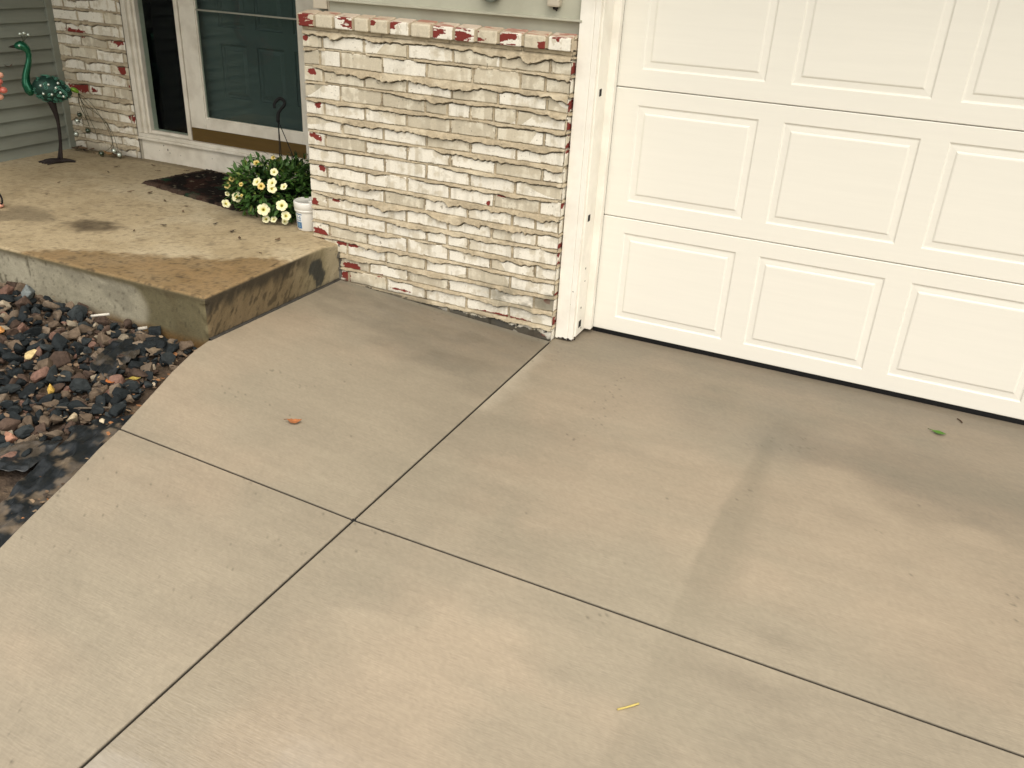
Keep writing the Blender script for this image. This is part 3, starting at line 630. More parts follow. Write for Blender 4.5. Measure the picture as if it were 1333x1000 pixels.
# ------------------------------------------------------------------ STOOP
SX0, SX1, SY0, SY1, SZ0, SZ1, SR = -3.70, -1.133, -.902, .735, -.12, .272, .016
def sround(P):
    lo = np.array((SX0-1, SY0+SR, SZ0-1)); hi = np.array((SX1-SR, SY1+1, SZ1-SR))
    q = np.clip(P, lo, hi); d = P-q; n = np.linalg.norm(d, axis=-1, keepdims=True); nn = np.where(n > 1e-9, d/np.maximum(n, 1e-9), 0)
    return np.where(n > 1e-9, q+nn*SR, P), nn
def stoop_col(P):
    X, Y, Z = P[..., 0], P[..., 1], P[..., 2]
    A = X+.37*Z; B = Y-.61*Z
    n1 = fbm(A*2.2, B*2.2, 801); n2 = fbm(A*9, B*9, 802); n3 = fbm(A*45, B*45, 803, 3); fine = vnoise(A*150, B*150, 804)
    nx = n2-.5; nl = n1-.5
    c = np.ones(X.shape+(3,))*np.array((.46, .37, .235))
    c = mixc(c, (.54, .46, .32), sst(.45, .7, n1)*.7); c = mixc(c, (.35, .275, .165), sst(.5, .72, n2)*.55)
    top = sst(SZ1-.012, SZ1-.002, Z)
    # damp brown front corner
    dd = sst(.07, -.01, (Y+.38)+.60*np.clip((-1.22-X), 0, 3) + .26*nl+.16*nx+.07*(n3-.5))*(.8+.4*n2)
    ct = mixc(c, (.235, .155, .072), dd*.92)
    agg = sst(.74, .80, vnoise(X*95, Y*95, 805))
    ct = mixc(ct, (.07, .05, .03), agg*(.15+.85*dd)*.7); ct = mixc(ct, (.30, .20, .10), sst(.5, .7, fbm(X*5, Y*7, 815))*dd*.6)
    # ring stain left by an old pot
    e = np.sqrt(((X+2.25)/.175)**2+((Y+.47)/.12)**2)+.9*nx+.35*(n3-.5)
    ct = mixc(ct, (.085, .062, .037), sst(1.05, .55, e)*(.55+.6*n3))
    e2 = np.sqrt(((X+2.65)/.26)**2+((Y+.50)/.13)**2)+1.4*nx
    ct = mixc(ct, (.17, .135, .085), sst(1.1, .5, e2)*.7)
    rec = sst(.05, .55, Y+.25*nl); ct = mixc(ct, (.36, .295, .19), rec*.55)
    ct = mixc(ct, (.10, .08, .055), sst(.80, .86, vnoise(X*60, Y*60, 806))*.35)
    ct = mixc(ct, (.15, .115, .075), sst(.64, .70, Y+.04*nx)*.6)
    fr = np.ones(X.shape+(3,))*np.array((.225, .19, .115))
    # right face: dark wet stains below the arris
    r = mixc(fr, (.30, .245, .155), sst(.45, .7, n2)*.7)
    r = mixc(r, (.12, .082, .042), sst(-.1, -.45, Y+.2*nx)*.8); r = mixc(r, (.05, .038, .022), sst(.70, .78, vnoise(A*70, B*70, 816))*.8*sst(-.1, -.4, Y))
    dk = sst(.085, .03, (SZ1-Z)+.12*nx+.05*(n3-.5))*sst(-.12, -.35, Y+.2*nx)
    r = mixc(r, (.035, .028, .018), dk*.92)
    sk = np.sqrt(((Y+.17+.35*(.16-Z)*-1)/.045)**2+((Z-.165)/.055)**2)+3.0*nx+.9*(n3-.5)
    r = mixc(r, (.028, .03, .027), sst(1.05, .8, sk)*.92)
    r = mixc(r, (.40, .345, .235), sst(-.13, -.05, Y)*.6)
    r = mixc(r, (.07, .065, .05), sst(.10, .075, Z+.01*nx)*.55)
    # front face: pale parge patch, olive and rust staining
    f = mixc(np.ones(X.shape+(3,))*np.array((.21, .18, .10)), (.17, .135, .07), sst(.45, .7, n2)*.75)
    pt = sst(-1.43, -1.49, X+.06*np.clip((Z-.15)/.1, -1, 1)**2+.03*nx)*sst(.055, .085, Z+.02*nx+.012)*sst(.258, .235, Z+.02*nx-.012*np.clip(-X-1.4, 0, 1))
    f = mixc(f, (.58, .535, .405), pt*.88*(.75+.5*n2)); f = mixc(f, (.29, .265, .195), pt*sst(.5, .7, fbm(X*7, Z*11, 809))*.55)
    f = mixc(f, (.30, .165, .055), sst(.10, .05, Z+.03*nx)*sst(-2.1, -1.5, X)*.85)
    f = mixc(f, (.10, .085, .05), sst(.74, .8, fbm(X*30, Z*16, 810))*.7)
    f = mixc(f, (.12, .095, .05), sst(.225, .258, Z+.03*nx)*.6)
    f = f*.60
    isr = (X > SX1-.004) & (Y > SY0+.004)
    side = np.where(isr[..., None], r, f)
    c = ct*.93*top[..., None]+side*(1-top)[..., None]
    pit = sst(.84, .88, vnoise(A*120, B*120, 811))
    c = mixc(c, (.07, .055, .035), pit*.45)
    return c*(1+.16*(n3-.5)+.14*(fine-.5))[..., None]
def sgrid(P, flip=False):
    Q, nn = sround(P); A = Q[..., 0]+.37*Q[..., 2]; B = Q[..., 1]-.61*Q[..., 2]
    n = np.where(np.linalg.norm(nn, axis=-1, keepdims=True) > 0, nn, 0)
    ero = .004*(fbm(A*30, B*30, 820)-.5)+.0025*(vnoise(A*90, B*90, 821)-.5)
    Q0 = Q.copy(); cor = np.minimum(1, np.sqrt((Q[..., 0]-SX1)**2+(Q[..., 1]-SY0)**2)/.03)
    chip = -.010*sst(.55, .75, vnoise(Q[..., 2]*60, Q[..., 0]*5, 822))*(1-cor)
    Q = Q+n*(ero+chip)[..., None]
    Q[..., 2] -= .018*sst(.12, 0., np.abs(Q[..., 1]))*sst(-1.30, SX1, Q[..., 0])*sst(.2, .27, Q[..., 2])
    return dict(P=Q, C=stoop_col(Q0), flip=flip)
ax = np.concatenate([np.linspace(SX0, -2.6, 90), np.linspace(-2.59, SX1-.04, 150), np.linspace(SX1-.036, SX1, 14)])
ay = np.concatenate([np.linspace(SY0, SY0+.036, 14), np.linspace(SY0+.04, SY1, 170)])
az = np.concatenate([np.linspace(SZ0, SZ1-.036, 42), np.linspace(SZ1-.032, SZ1, 12)])
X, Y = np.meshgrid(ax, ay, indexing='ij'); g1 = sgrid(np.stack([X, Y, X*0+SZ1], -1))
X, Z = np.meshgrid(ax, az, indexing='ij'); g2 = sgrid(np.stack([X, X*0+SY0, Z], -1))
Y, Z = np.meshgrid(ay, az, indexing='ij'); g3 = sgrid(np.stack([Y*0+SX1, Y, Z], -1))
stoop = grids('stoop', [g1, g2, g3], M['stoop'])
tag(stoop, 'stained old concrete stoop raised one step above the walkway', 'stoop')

# ------------------------------------------------------------------ planting bed
def bedz(x, y):
    x = np.asarray(x, float); y = np.asarray(y, float)
    return np.interp(y, [-2.6, -1.6, -.9], [.0, .02, .05]) + np.maximum(0, -(x+1.25))*.05
bx = np.concatenate([np.linspace(-5, -2.9, 15), np.linspace(-2.85, -.3, 190)]); by = np.concatenate([np.linspace(-4.5, -2.7, 14), np.linspace(-2.65, -.86, 140)])
X, Y = np.meshgrid(bx, by, indexing='ij')
nz_ = fbm(X*9, Y*9, 901)
Z = bedz(X, Y)-.012+.030*(nz_-.5)+.012*(fbm(X*40, Y*40, 902)-.5)
inside = X > edge_x(Y)-.012
Z = np.where(inside, -.16, Z)
c = np.ones(X.shape+(3,))*np.array((.075, .052, .036)); c = mixc(c, (.16, .115, .075), sst(.5, .7, fbm(X*16, Y*16, 903))*.7); c = mixc(c, (.03, .022, .018), sst(.55, .7, fbm(X*7, Y*7, 904))*.7)
tag(grids('soil', [dict(P=np.stack([X, Y, Z], -1), C=c)], M['soil']), kind='structure')

def sheet(name, corners, n, m, seed, amp, label, lift=.006, dirt=.5):
    """wrinkled plastic over the bed between two edge polylines"""
    A, B = [np.array(q, float) for q in corners]
    def rs(Q, n):
        d = np.concatenate([[0], np.cumsum(np.linalg.norm(np.diff(Q, axis=0), axis=1))]); t = np.linspace(0, d[-1], n)
        return np.stack([np.interp(t, d, Q[:, i]) for i in (0, 1)], -1)
    a, b = rs(A, n), rs(B, n); t = np.linspace(0, 1, m)[None, :, None]
    XY = a[:, None]*(1-t)+b[:, None]*t
    X, Y = XY[..., 0], XY[..., 1]
    along = np.linspace(0, 1, n)[:, None]
    X = X + .02*(fbm(X*14, Y*14, seed+5)-.5)*(np.minimum(t[..., 0], 1-t[..., 0]) < .3)
    wr = np.abs(fbm(X*10+Y*4, Y*4-X*2, seed)-.5)*2
    Z = bedz(X, Y)+lift+amp*(1-wr)**3+amp*.5*(fbm(X*25, Y*25, seed+1)-.5)
    Z = np.minimum(Z, np.where(X > edge_x(Y)-.02, gz(X, Y)-.012, 9))
    X = np.minimum(X, edge_x(Y)-.008)
    c = np.ones(X.shape+(3,))*np.array((.008, .011, .013))
    c = mixc(c, (.19, .145, .10), sst(.54, .59, fbm(X*13, Y*13, seed+2))*dirt*(.6+.8*vnoise(X*60, Y*60, seed+8))); c = mixc(c, (.05, .055, .06), sst(.55, .8, fbm(X*22, Y*8, seed+3))*.5)
    o = grids(name, [dict(P=np.stack([X, Y, Z], -1), C=c)], M['poly']); so_ = o.modifiers.new('thickness', 'SOLIDIFY'); so_.thickness = .0012
    tag(o, label, 'plastic sheet'); return o
EY = [-1.44, -1.56, -1.68, -1.83, -1.96, -2.07, -2.2, -2.45]
sheet('plastic_sheet', ([(float(edge_x(q))-.01, q) for q in EY], [(-1.06, -1.50), (-1.08, -1.60), (-1.03, -1.72), (-.99, -1.85), (-.94, -1.98), (-.88, -2.08), (-.83, -2.2), (-.75, -2.45)]), 90, 30, 920, .022,
      'torn strip of black plastic sheeting along the lower walkway edge', dirt=.65)
sheet('plastic_sheet', ([(-.995, -1.86), (-1.02, -1.80), (-1.03, -1.74), (-1.04, -1.69)], [(-1.20, -1.98), (-1.22, -1.92), (-1.19, -1.84), (-1.13, -1.74)]), 40, 34, 931, .018, 'loose flap of black plastic on bare soil at the left edge of the photo', lift=.014, dirt=.35)
sheet('plastic_sheet', ([(-1.30, -1.10), (-1.25, -1.22), (-1.22, -1.33)], [(-1.44, -1.02), (-1.42, -1.16), (-1.35, -1.30)]), 40, 26, 947, .03, 'black plastic poking up through the rocks near the stoop corner', lift=.02, dirt=.25)
sheet('plastic_sheet', ([(-1.235, -.975), (-1.20, -1.03), (-1.21, -1.08)], [(-1.37, -.95), (-1.37, -1.02), (-1.33, -1.07)]), 30, 20, 953, .02, 'dusty pale scrap of plastic lying under the stoop front', lift=.016, dirt=1.)

def hull_rock(mb, c, r, col, seed, flat=.6):
    rr = random.Random(seed); bm = bmesh.new()
    for i in range(13):
        v = Vector((rr.gauss(0, 1), rr.gauss(0, 1), rr.gauss(0, 1))).normalized()*(.8+.35*rr.random())
        bm.verts.new((v.x*r, v.y*r*(.6+.1*rr.random()), v.z*r*flat))
    res = bmesh.ops.convex_hull(bm, input=bm.verts[:])
    bmesh.ops.delete(bm, geom=[v for v in bm.verts if not v.link_faces], context='VERTS')
    bmesh.ops.dissolve_limit(bm, angle_limit=.25, verts=bm.verts[:], edges=bm.edges[:])
    bmesh.ops.bevel(bm, geom=bm.edges[:], offset=r*.06, segments=1, affect='EDGES')
    bm.verts.index_update()
    rot = Matrix.Rotation(rr.random()*6.28, 3, 'Z') @ Matrix.Rotation(rr.gauss(0, .35), 3, 'X') @ Matrix.Rotation(rr.gauss(0, .35), 3, 'Y')
    mb.add([rot @ v.co + Vector(c) for v in bm.verts], [[v.index for v in f.verts] for f in bm.faces], col); bm.free()
PAL = [((.015, .019, .021), 38), ((.030, .036, .038), 16), ((.12, .088, .062), 15), ((.17, .13, .095), 13), ((.17, .098, .075), 6), ((.27, .225, .165), 5), ((.075, .05, .038), 14)]
pal = [c for c, n in PAL for _ in range(n)]
LIMY = [-2.4, -1.9, -1.84, -1.75, -1.62, -1.5, -1.42, -1.3, -1.15, -1.0, -.93]; LIMX = [-1.20, -1.14, -1.12, -1.10, -1.07, -1.05, -1.05, -1.09, -1.15, -1.15, -1.14]
mb = MB(); n_ = 0
def scatter(step, r0, r1, lift, prob, sd):
    rr = random.Random(sd); k = 0; yy_ = -2.25
    while yy_ < -.925:
        xx_ = -2.75
        while xx_ < -1.03:
            x_ = xx_+rr.uniform(-.5, .5)*step; y_ = yy_+rr.uniform(-.5, .5)*step
            lim = np.interp(y_, LIMY, LIMX)+rr.uniform(-.05, .03)
            r = r0+(r1-r0)*rr.random()**1.7
            if x_ < lim and y_ < -.905-r*.7 and y_ > -1.97-(x_+1.2)*-.1 and rr.random() < prob:
                cc = rr.choice(pal); f = .8+.5*rr.random()
                hull_rock(mb, (x_, y_, float(bedz(x_, y_))+lift+r*.25), r, tuple(v*f for v in cc), rr.randrange(10**8), .45+.35*rr.random()); k += 1
            xx_ += step
        yy_ += step
    return k
scatter(.030, .008, .022, .0, .95, 4); scatter(.046, .020, .038, .004, .98, 5); scatter(.060, .030, .056, .012, .95, 6)
gr = mb.build('gravel', M['rock']); tag(gr, 'loose dark slate and brown landscaping rocks filling the bed', 'gravel', kind='stuff')
def single_rock(name, label, x_, y_, r, col, sd, lift=.045, flat=.6, cat='rock'):
    m_ = MB(); hull_rock(m_, (0, 0, 0), r, col, sd, flat); o = m_.build(name, M['rock']); o.location = (x_, y_, float(bedz(x_, y_))+lift); tag(o, label, cat); return o
single_rock('rock', 'bright yellow blocky stone among the dark rocks', -1.33, -1.487, .026, (.62, .40, .10), 3, flat=.8)
single_rock('rock', 'pale cream and yellow stone further back among the rocks', -1.594, -1.354, .036, (.55, .43, .22), 8)
single_rock('rock', 'pink stone at the near edge of the rock bed', -1.208, -1.755, .036, (.36, .19, .13), 12, lift=.03)
single_rock('rock', 'small orange stone at the left edge of the photo', -1.86, -1.28, .03, (.50, .24, .08), 15)
single_rock('rock', 'rounded pale tan stone beside the black plastic', -1.13, -1.575, .032, (.42, .34, .23), 18, lift=.03)
single_rock('rock', 'smooth blue grey stone against the stoop front', -2.03, -1.0, .045, (.16, .18, .18), 22, lift=.055, flat=.9)
single_rock('pebble', 'small whitish pebble against the walkway edge', -1.095, -1.245, .016, (.55, .46, .34), 25, lift=.012, cat='pebble')
single_rock('pebble', 'cream pebble lying on black plastic by the slab joint', -1.03, -1.54, .017, (.52, .44, .31), 28, lift=.03, cat='pebble')
m_ = MB(); m_.tube([(-1.645, -1.02, .125), (-1.61, -1.005, .132), (-1.578, -.985, .136)], .0055, 8, (.62, .59, .52)); tag(m_.build('plastic_stick', M['petal']), 'short white stick lying on the rocks below the stoop', 'stick')
m_ = MB(); m_.tube([(-1.455, -.96, .088), (-1.425, -.94, .093)], .007, 7, (.45, .42, .36)); tag(m_.build('plastic_stick', M['petal']), 'tiny white stub on the dusty plastic near the stoop corner', 'stick')
m_ = MB(); m_.tube(smooth_pts([(-1.25, -1.545, .05), (-1.16, -1.52, .058), (-1.085, -1.46, .052), (-1.06, -1.42, .046)]), [.004]*19, 6, (.11, .085, .06)); tag(m_.build('twig', M['deadleaf']), 'thin brown twig lying across the rocks by the slab joint', 'twig')
m_ = MB(); m_.tube(smooth_pts([(-1.28, -1.33, .065), (-1.262, -1.285, .075), (-1.255, -1.25, .085)]), [.003]*13, 6, (.30, .20, .10)); tag(m_.build('twig', M['deadleaf']), 'short tan twig standing among the small rocks', 'twig')
# litter along the walkway edge: broken leaf bits in the soil
m_ = MB(); rr = random.Random(77)
for i in range(260):
    y_ = rr.uniform(-2.3, -.95); x_ = float(edge_x(y_))-.02-abs(rr.gauss(0, .07)); r = rr.uniform(.004, .013); a = rr.random()*6.28; t_ = rr.uniform(-.5, .5)
    cc = rr.choice([(.10, .065, .04), (.17, .11, .065), (.05, .035, .025), (.26, .18, .11), (.30, .13, .05)]); zc = float(bedz(x_, y_))+.008+.012*rr.random()
    vs_ = [(x_+r*math.cos(a+q)*1.0, y_+r*math.sin(a+q)*.6, zc+r*t_*math.cos(q)) for q in (0, 1.2, 2.5, 3.6, 5.0)]
    m_.add(vs_, [(0, 1, 2, 3, 4)], cc)
for i in range(420):
    y_ = rr.uniform(-1.95, -.93); x_ = rr.uniform(-2.6, -1.12); r = rr.uniform(.004, .012); a = rr.random()*6.28; t_ = rr.uniform(-.6, .6)
    if x_ > float(edge_x(y_))-.03: continue
    cc = rr.choice([(.10, .065, .04), (.17, .11, .065), (.05, .035, .025), (.22, .16, .10)]); zc = float(bedz(x_, y_))+.02+.03*rr.random()
    m_.add([(x_+r*1.3*math.cos(a+q), y_+r*.5*math.sin(a+q), zc+r*t_*math.cos(q)) for q in (0, 1.2, 2.5, 3.6, 5.0)], [(0, 1, 2, 3, 4)], cc)
tag(m_.build('bark_litter', M['deadleaf']), 'crumbled brown bark and leaf bits scattered over the bed', 'litter', kind='stuff')

# ------------------------------------------------------------------ leaves and twigs on the concrete
def leaf(name, c, L_, W_, ang, col, label, group=None, curl=.35, fold=.3, tip=None, cat='leaf', seed=0):
    rr = random.Random(seed); n = 9; m_ = MB(); vs_ = []; cl = []
    for i in range(n):
        t = i/(n-1); wd = W_*math.sin(math.pi*min(1, t*.96+.03))**.8*(1+.25*rr.uniform(-1, 1))*.5
        zc = curl*L_*(2*t-1)**2*.5
        for s_ in (-1, -.5, 0, .5, 1):
            vs_.append((L_*(t-.5), s_*wd, zc+fold*abs(s_)*wd+.0015*rr.random())); f = .8+.4*rr.random(); cl.append(tuple(v*f for v in col))
    fs_ = [(i*5+j, i*5+j+1, i*5+6+j, i*5+5+j) for i in range(n-1) for j in range(4)]
    m_.add(vs_, fs_, cl, True); m_.tube([(-L_*.5, 0, curl*L_*.5), (-L_*.72, .003, curl*L_*.4)], .0012, 5, tuple(v*.5 for v in col))
    o = m_.build(name, M['deadleaf']); o.location = c; o.rotation_euler = (0, 0, ang); tag(o, label, cat, group); return o
leaf('leaf', (-.479, -1.206, .038), .052, .030, R(28), (.36, .13, .045), 'curled orange brown dry leaf alone on the walkway slab', curl=.5, seed=1)
leaf('leaf', (1.609, -.03, .003), .055, .022, R(-12), (.06, .16, .015), 'small green leaf lying on the driveway near the garage door', curl=.2, seed=2)
leaf('leaf', (-1.164, -1.26, .058), .05, .03, R(60), (.36, .27, .06), 'yellowish leaf on the soil near the walkway edge', seed=3)
leaf('leaf', (-1.215, -1.33, .062), .05, .028, R(-20), (.45, .14, .035), 'bright orange leaf among small rocks near the walkway', seed=4)
m_ = MB(); m_.tube(smooth_pts([(.945, -1.865, -.010), (.965, -1.848, -.008), (.985, -1.825, -.009)]), [.0025]*13, 6, (.55, .44, .14)); tag(m_.build('twig', M['deadleaf']), 'pale yellow straw twig lying on the near driveway slab', 'twig')
m_ = MB(); m_.tube(smooth_pts([(1.675, .135, .006), (1.688, .12, .006), (1.692, .105, .007)]), [.0025]*13, 6, (.09, .05, .03)); tag(m_.build('twig', M['deadleaf']), 'tiny dark twig by the black garage door seal', 'twig')
rr = random.Random(5)
DB = [(-1.77, -.13), (-1.62, -.18), (-1.30, -.36), (-1.52, -.24), (-2.05, -.05), (-2.1, .03), (-2.27, .05), (-2.45, .12), (-1.95, -.28), (-2.78, .52), (-2.9, .60), (-2.65, .62), (-2.98, .33), (-3.05, .45), (-2.55, .08), (-2.0, -.42), (-1.36, -.16), (-2.85, -.2), (-3.3, .2), (-3.0, .0)]
for i, (x_, y_) in enumerate(DB):
    s_ = rr.uniform(.016, .034)
    leaf('leaf_bit', (x_, y_, .277), s_, s_*.55, rr.random()*6.28, rr.choice([(.09, .055, .03), (.14, .085, .045), (.05, .035, .022)]), 'small dead leaf bit lying on the stoop concrete', 'dead leaf bits on the stoop', seed=20+i)
for i in range(16):
    x_ = -3.62+.40*rr.random(); y_ = .60+.07*rr.random(); s_ = rr.uniform(.03, .06)
    leaf('dry_leaf', (x_, y_, .283+.012*rr.random()), s_, s_*.6, rr.random()*6.28, rr.choice([(.13, .085, .05), (.20, .13, .075), (.07, .05, .03)]), 'dry brown leaf blown against the foot of the brick pier', 'dry leaves at the foot of the pier', seed=60+i)
leaf('dry_leaf', (-3.27, .61, .292), .075, .05, .4, (.33, .20, .09), 'large tan curled leaf under the peacock tail beads', curl=.7, seed=91)
leaf('dry_leaf', (-3.665, .33, .80), .05, .03, 1.2, (.10, .055, .035), 'brown leaf caught on the siding behind the peacock', curl=.6, seed=92)

# ------------------------------------------------------------------ doormat
a0 = np.array((-2.655, .262)); dx = np.array((.524, -.094))/.5324; dy = np.array((.094, .524))/.5324
s_ = np.linspace(0, .83, 130); t_ = np.linspace(0, .455, 80); S, T = np.meshgrid(s_, t_, indexing='ij')
S2 = S+.016*(fbm(T*30, S*30, 951)-.5)*np.where((S < .03) | (S > .8), 1, .2); T2 = T+.02*(fbm(S*35, T*35, 952)-.5)*np.where((T < .03) | (T > .42), 1, .2)
X = a0[0]+dx[0]*S2+dy[0]*T2; Y = a0[1]+dx[1]*S2+dy[1]*T2
e = np.minimum(np.minimum(S, .83-S), np.minimum(T, .455-T))
Z = .273+.013*sst(0, .012, e)+.007*(vnoise(S*190, T*190, 953)-.5)*sst(0, .01, e); Z = np.where(e < 1e-6, .2715, Z); Y = np.minimum(Y, .722)
c = np.ones(X.shape+(3,))*np.array((.010, .008, .007)); c = mixc(c, (.040, .018, .013), sst(.54, .64, fbm(S*7, T*7, 954))*.7); c = mixc(c, (.01, .05, .028), sst(.6, .68, fbm(S*9+3, T*9, 955))*.7)
c = mixc(c, (.09, .06, .045), sst(.06, .02, e)*.7*sst(.3, .6, fbm(S*20, T*20, 956))); c = mixc(c, (.16, .14, .10), sst(.86, .9, vnoise(S*45, T*45, 957))*.7)
mt = grids('doormat', [dict(P=np.stack([X, Y, Z], -1), C=c)], M['mat']); tag(mt, 'worn dark brown doormat with red and green flecks below the storm door', 'doormat')

# ------------------------------------------------------------------ hanging basket with petunias
EC = Vector((-1.60, .215, .40))
hb = empty('hanging_basket', (EC.x, EC.y, .272), 'black hanging basket of cream petunias set down beside the brick wall', 'flower basket')
m_ = MB(); m_.lathe((EC.x, EC.y, .273), [(0, 0), (.085, 0), (.092, .006), (.125, .115), (.135, .118), (.136, .128), (.127, .130), (.118, .112), (0, .108)], 36); m_.build('pot', M['black'], hb)
m_ = MB(); top = Vector((-1.708, .329, .722))
for e_ in ((-1.634, .205, .40), (-1.49, .24, .40), (-1.69, .30, .40)):
    m_.tube(smooth_pts([top, (top+Vector(e_))*.5+Vector((.004, .004, 0)), e_]), .0022, 6)
m_.build('hanger_wire', M['black'], hb)
m_ = MB(); hk = smooth_pts([(-1.737, .345, .778), (-1.742, .352, .800), (-1.726, .372, .823), (-1.703, .378, .815), (-1.697, .374, .795), (-1.708, .355, .772), (-1.714, .342, .752), (-1.708, .329, .722)], 5)
m_.tube(hk, [.0068]*6+[.0082]*(len(hk)-12)+[.009]*6, 8); m_.ball(top, (.010, .010, .013), 10); m_.build('hook', M['black'], hb)
rr = random.Random(12); m_ = MB()
def add_leaf(mb, p, d, up, L_, W_, col):
    d = Vector(d).normalized(); s_ = d.cross(Vector(up)); s_ = s_.normalized() if s_.length > .01 else d.orthogonal().normalized(); n = s_.cross(d)
    vs_ = []; fs_ = []
    for i, (t, w_) in enumerate(((0, .12), (.3, .85), (.6, 1), (.85, .6), (1, .05))):
        dr = -.35*L_*t*t
        for q in (-1, 0, 1): vs_.append(Vector(p)+d*L_*t+s_*q*w_*W_*.5+n*(dr+abs(q)*W_*.12))
    for i in range(4):
        for j in range(2): fs_.append((i*3+j, i*3+j+1, i*3+4+j, i*3+3+j))
    mb.add(vs_, fs_, col, True)
for i in range(1700):
    th = rr.random()*6.283; u_ = rr.uniform(-.75, 1); rad = (1-.35*rr.random()**1.5)
    cs = math.sqrt(max(0, 1-u_*u_)); dirv = Vector((cs*math.cos(th), cs*math.sin(th), u_))
    lob = .82+.34*float(vnoise(th*1.6, u_*2.2, 31))
    p = EC+Vector((-.035, -.01, 0))+Vector((dirv.x*.245-.04*(dirv.y < 0)*(dirv.x < 0), dirv.y*.205, dirv.z*.140+.0))*rad*lob
    if p.z < .285: p.z = .285+.02*rr.random()
    if p.x > -1.40 and p.y < .03: continue
    g_ = rr.random(); col = (.018+.05*g_, .05+.11*g_, .012+.018*g_)
    if rr.random() < .12: col = (.16, .22, .05)
    d = dirv+Vector((rr.gauss(0, .6), rr.gauss(0, .6), rr.gauss(.2, .5)))
    add_leaf(m_, p, d, (rr.gauss(0, .4), rr.gauss(0, .4), 1), rr.uniform(.020, .046), rr.uniform(.010, .021), col)
for i in range(900):
    th = rr.random()*6.283; q = rr.uniform(.3, .8); p = EC+Vector((-.02+.235*q*math.cos(th), .02+.19*q*math.sin(th), rr.uniform(-.08, .10)))
    if p.x > -1.39 and p.y < .05: continue
    g_ = rr.random(); add_leaf(m_, p, (rr.gauss(0, 1), rr.gauss(0, 1), .5), (rr.gauss(0, .4), rr.gauss(0, .4), 1), rr.uniform(.03, .05), rr.uniform(.015, .024), (.012+.02*g_, .035+.05*g_, .010))
for (bx_, by_, bz_, k) in ((-1.56, .28, .54, 60), (-1.66, .24, .53, 30)):   # upright dark sprigs at the back
    for q in range(k):
        p = Vector((bx_+rr.gauss(0, .045), by_+rr.gauss(0, .04), bz_-.06+.09*rr.random())); g_ = rr.random()
        add_leaf(m_, p, (rr.gauss(0, .6), rr.gauss(0, .6), 1), (rr.random(), rr.random(), .4), rr.uniform(.02, .04), rr.uniform(.008, .016), (.012+.03*g_, .035+.06*g_, .015))
m_.build('foliage', M['leaf'], hb)
camp = Vector((1.2659, -3.3266, 1.56))
def flower(p, r, aim, yellow=False, seed=0):
    rr = random.Random(seed); mb = MB(); a = Vector(aim).normalized(); s_ = a.orthogonal().normalized(); t_ = a.cross(s_)
    n = 30; rings = [(.10, -.55), (.16, -.25), (.32, -.08), (.62, .0), (.88, .02), (1., -.05)]
    ce = (.50, .40, .03) if not yellow else (.03, .012, .008); c1 = (.74, .72, .36) if not yellow else (.60, .42, .05); c2 = (.80, .77, .50) if not yellow else (.72, .56, .22)
    vs_ = []; cl = []; ph = rr.random()*6
    for i, (q, dp) in enumerate(rings):
        for j in range(n):
            an = 2*math.pi*j/n; lobe = 1-.16*(1-abs(math.cos(2.5*an)))**2*(q > .5)
            ruf = .08*math.sin(an*5+ph)*q*q+.05*rr.uniform(-1, 1)*(q > .8)
            v = (s_*math.cos(an)+t_*math.sin(an))*q*lobe*r + a*(dp+ruf)*r
            vs_.append(Vector(p)+v); cl.append((ce, ce, c1, c2, c2, c2)[i] if not (yellow and i == 2) else c1)
    fs_ = [(i*n+j, i*n+(j+1) % n, (i+1)*n+(j+1) % n, (i+1)*n+j) for i in range(len(rings)-1) for j in range(n)]
    fs_.append(tuple(range(n))); mb.add(vs_, fs_, cl, True)
    mb.tube([Vector(p)-a*r*.5, Vector(p)-a*r*1.3], [r*.13, r*.07], 6, (.12, .18, .04))
    return mb.build('flower', M['petal'], hb)
FL = [((-1.562, -.008, .357), .034, 0, 0), ((-1.47, .019, .386), .031, 0, .2), ((-1.456, .03, .334), .027, 0, -.5), ((-1.766, .04, .378), .029, 0, .1), ((-1.526, .025, .489), .028, 0, .9), ((-1.602, .005, .487), .024, 0, 1.2),
      ((-1.544, .07, .53), .022, 0, .3), ((-1.514, .01, .465), .022, 0, -.6), ((-1.575, .02, .300), .020, 0, .4), ((-1.535, .03, .303), .019, 0, .8), ((-1.49, .06, .292), .020, 0, -.4), ((-1.80, -.004, .349), .022, 0, -1.1),
      ((-1.467, .04, .476), .020, 0, 1.1), ((-1.73, .165, .531), .019, 1, .1), ((-1.567, -.006, .472), .017, 1, 0), ((-1.818, .036, .429), .017, 1, .7), ((-1.672, .225, .556), .014, 1, .8), ((-1.81, .062, .459), .013, 1, -.5), ((-1.711, .015, .456), .012, 1, .6), ((-1.808, .02, .392), .014, 0, -1.0), ((-1.70, -.0, .405), .010, 1, .9)]
for i, (p, r, yl, tw) in enumerate(FL):
    v = (camp-Vector(p)).normalized(); side = Vector((.91, .42, .05)); aim = v+side*(-.6*tw)+Vector((0, 0, .25+.45*abs(tw)))
    flower(Vector(p)+v*.010, r*(.92 if r > .026 else .85+.3*((i*37) % 10)/10), aim, bool(yl), 200+i)

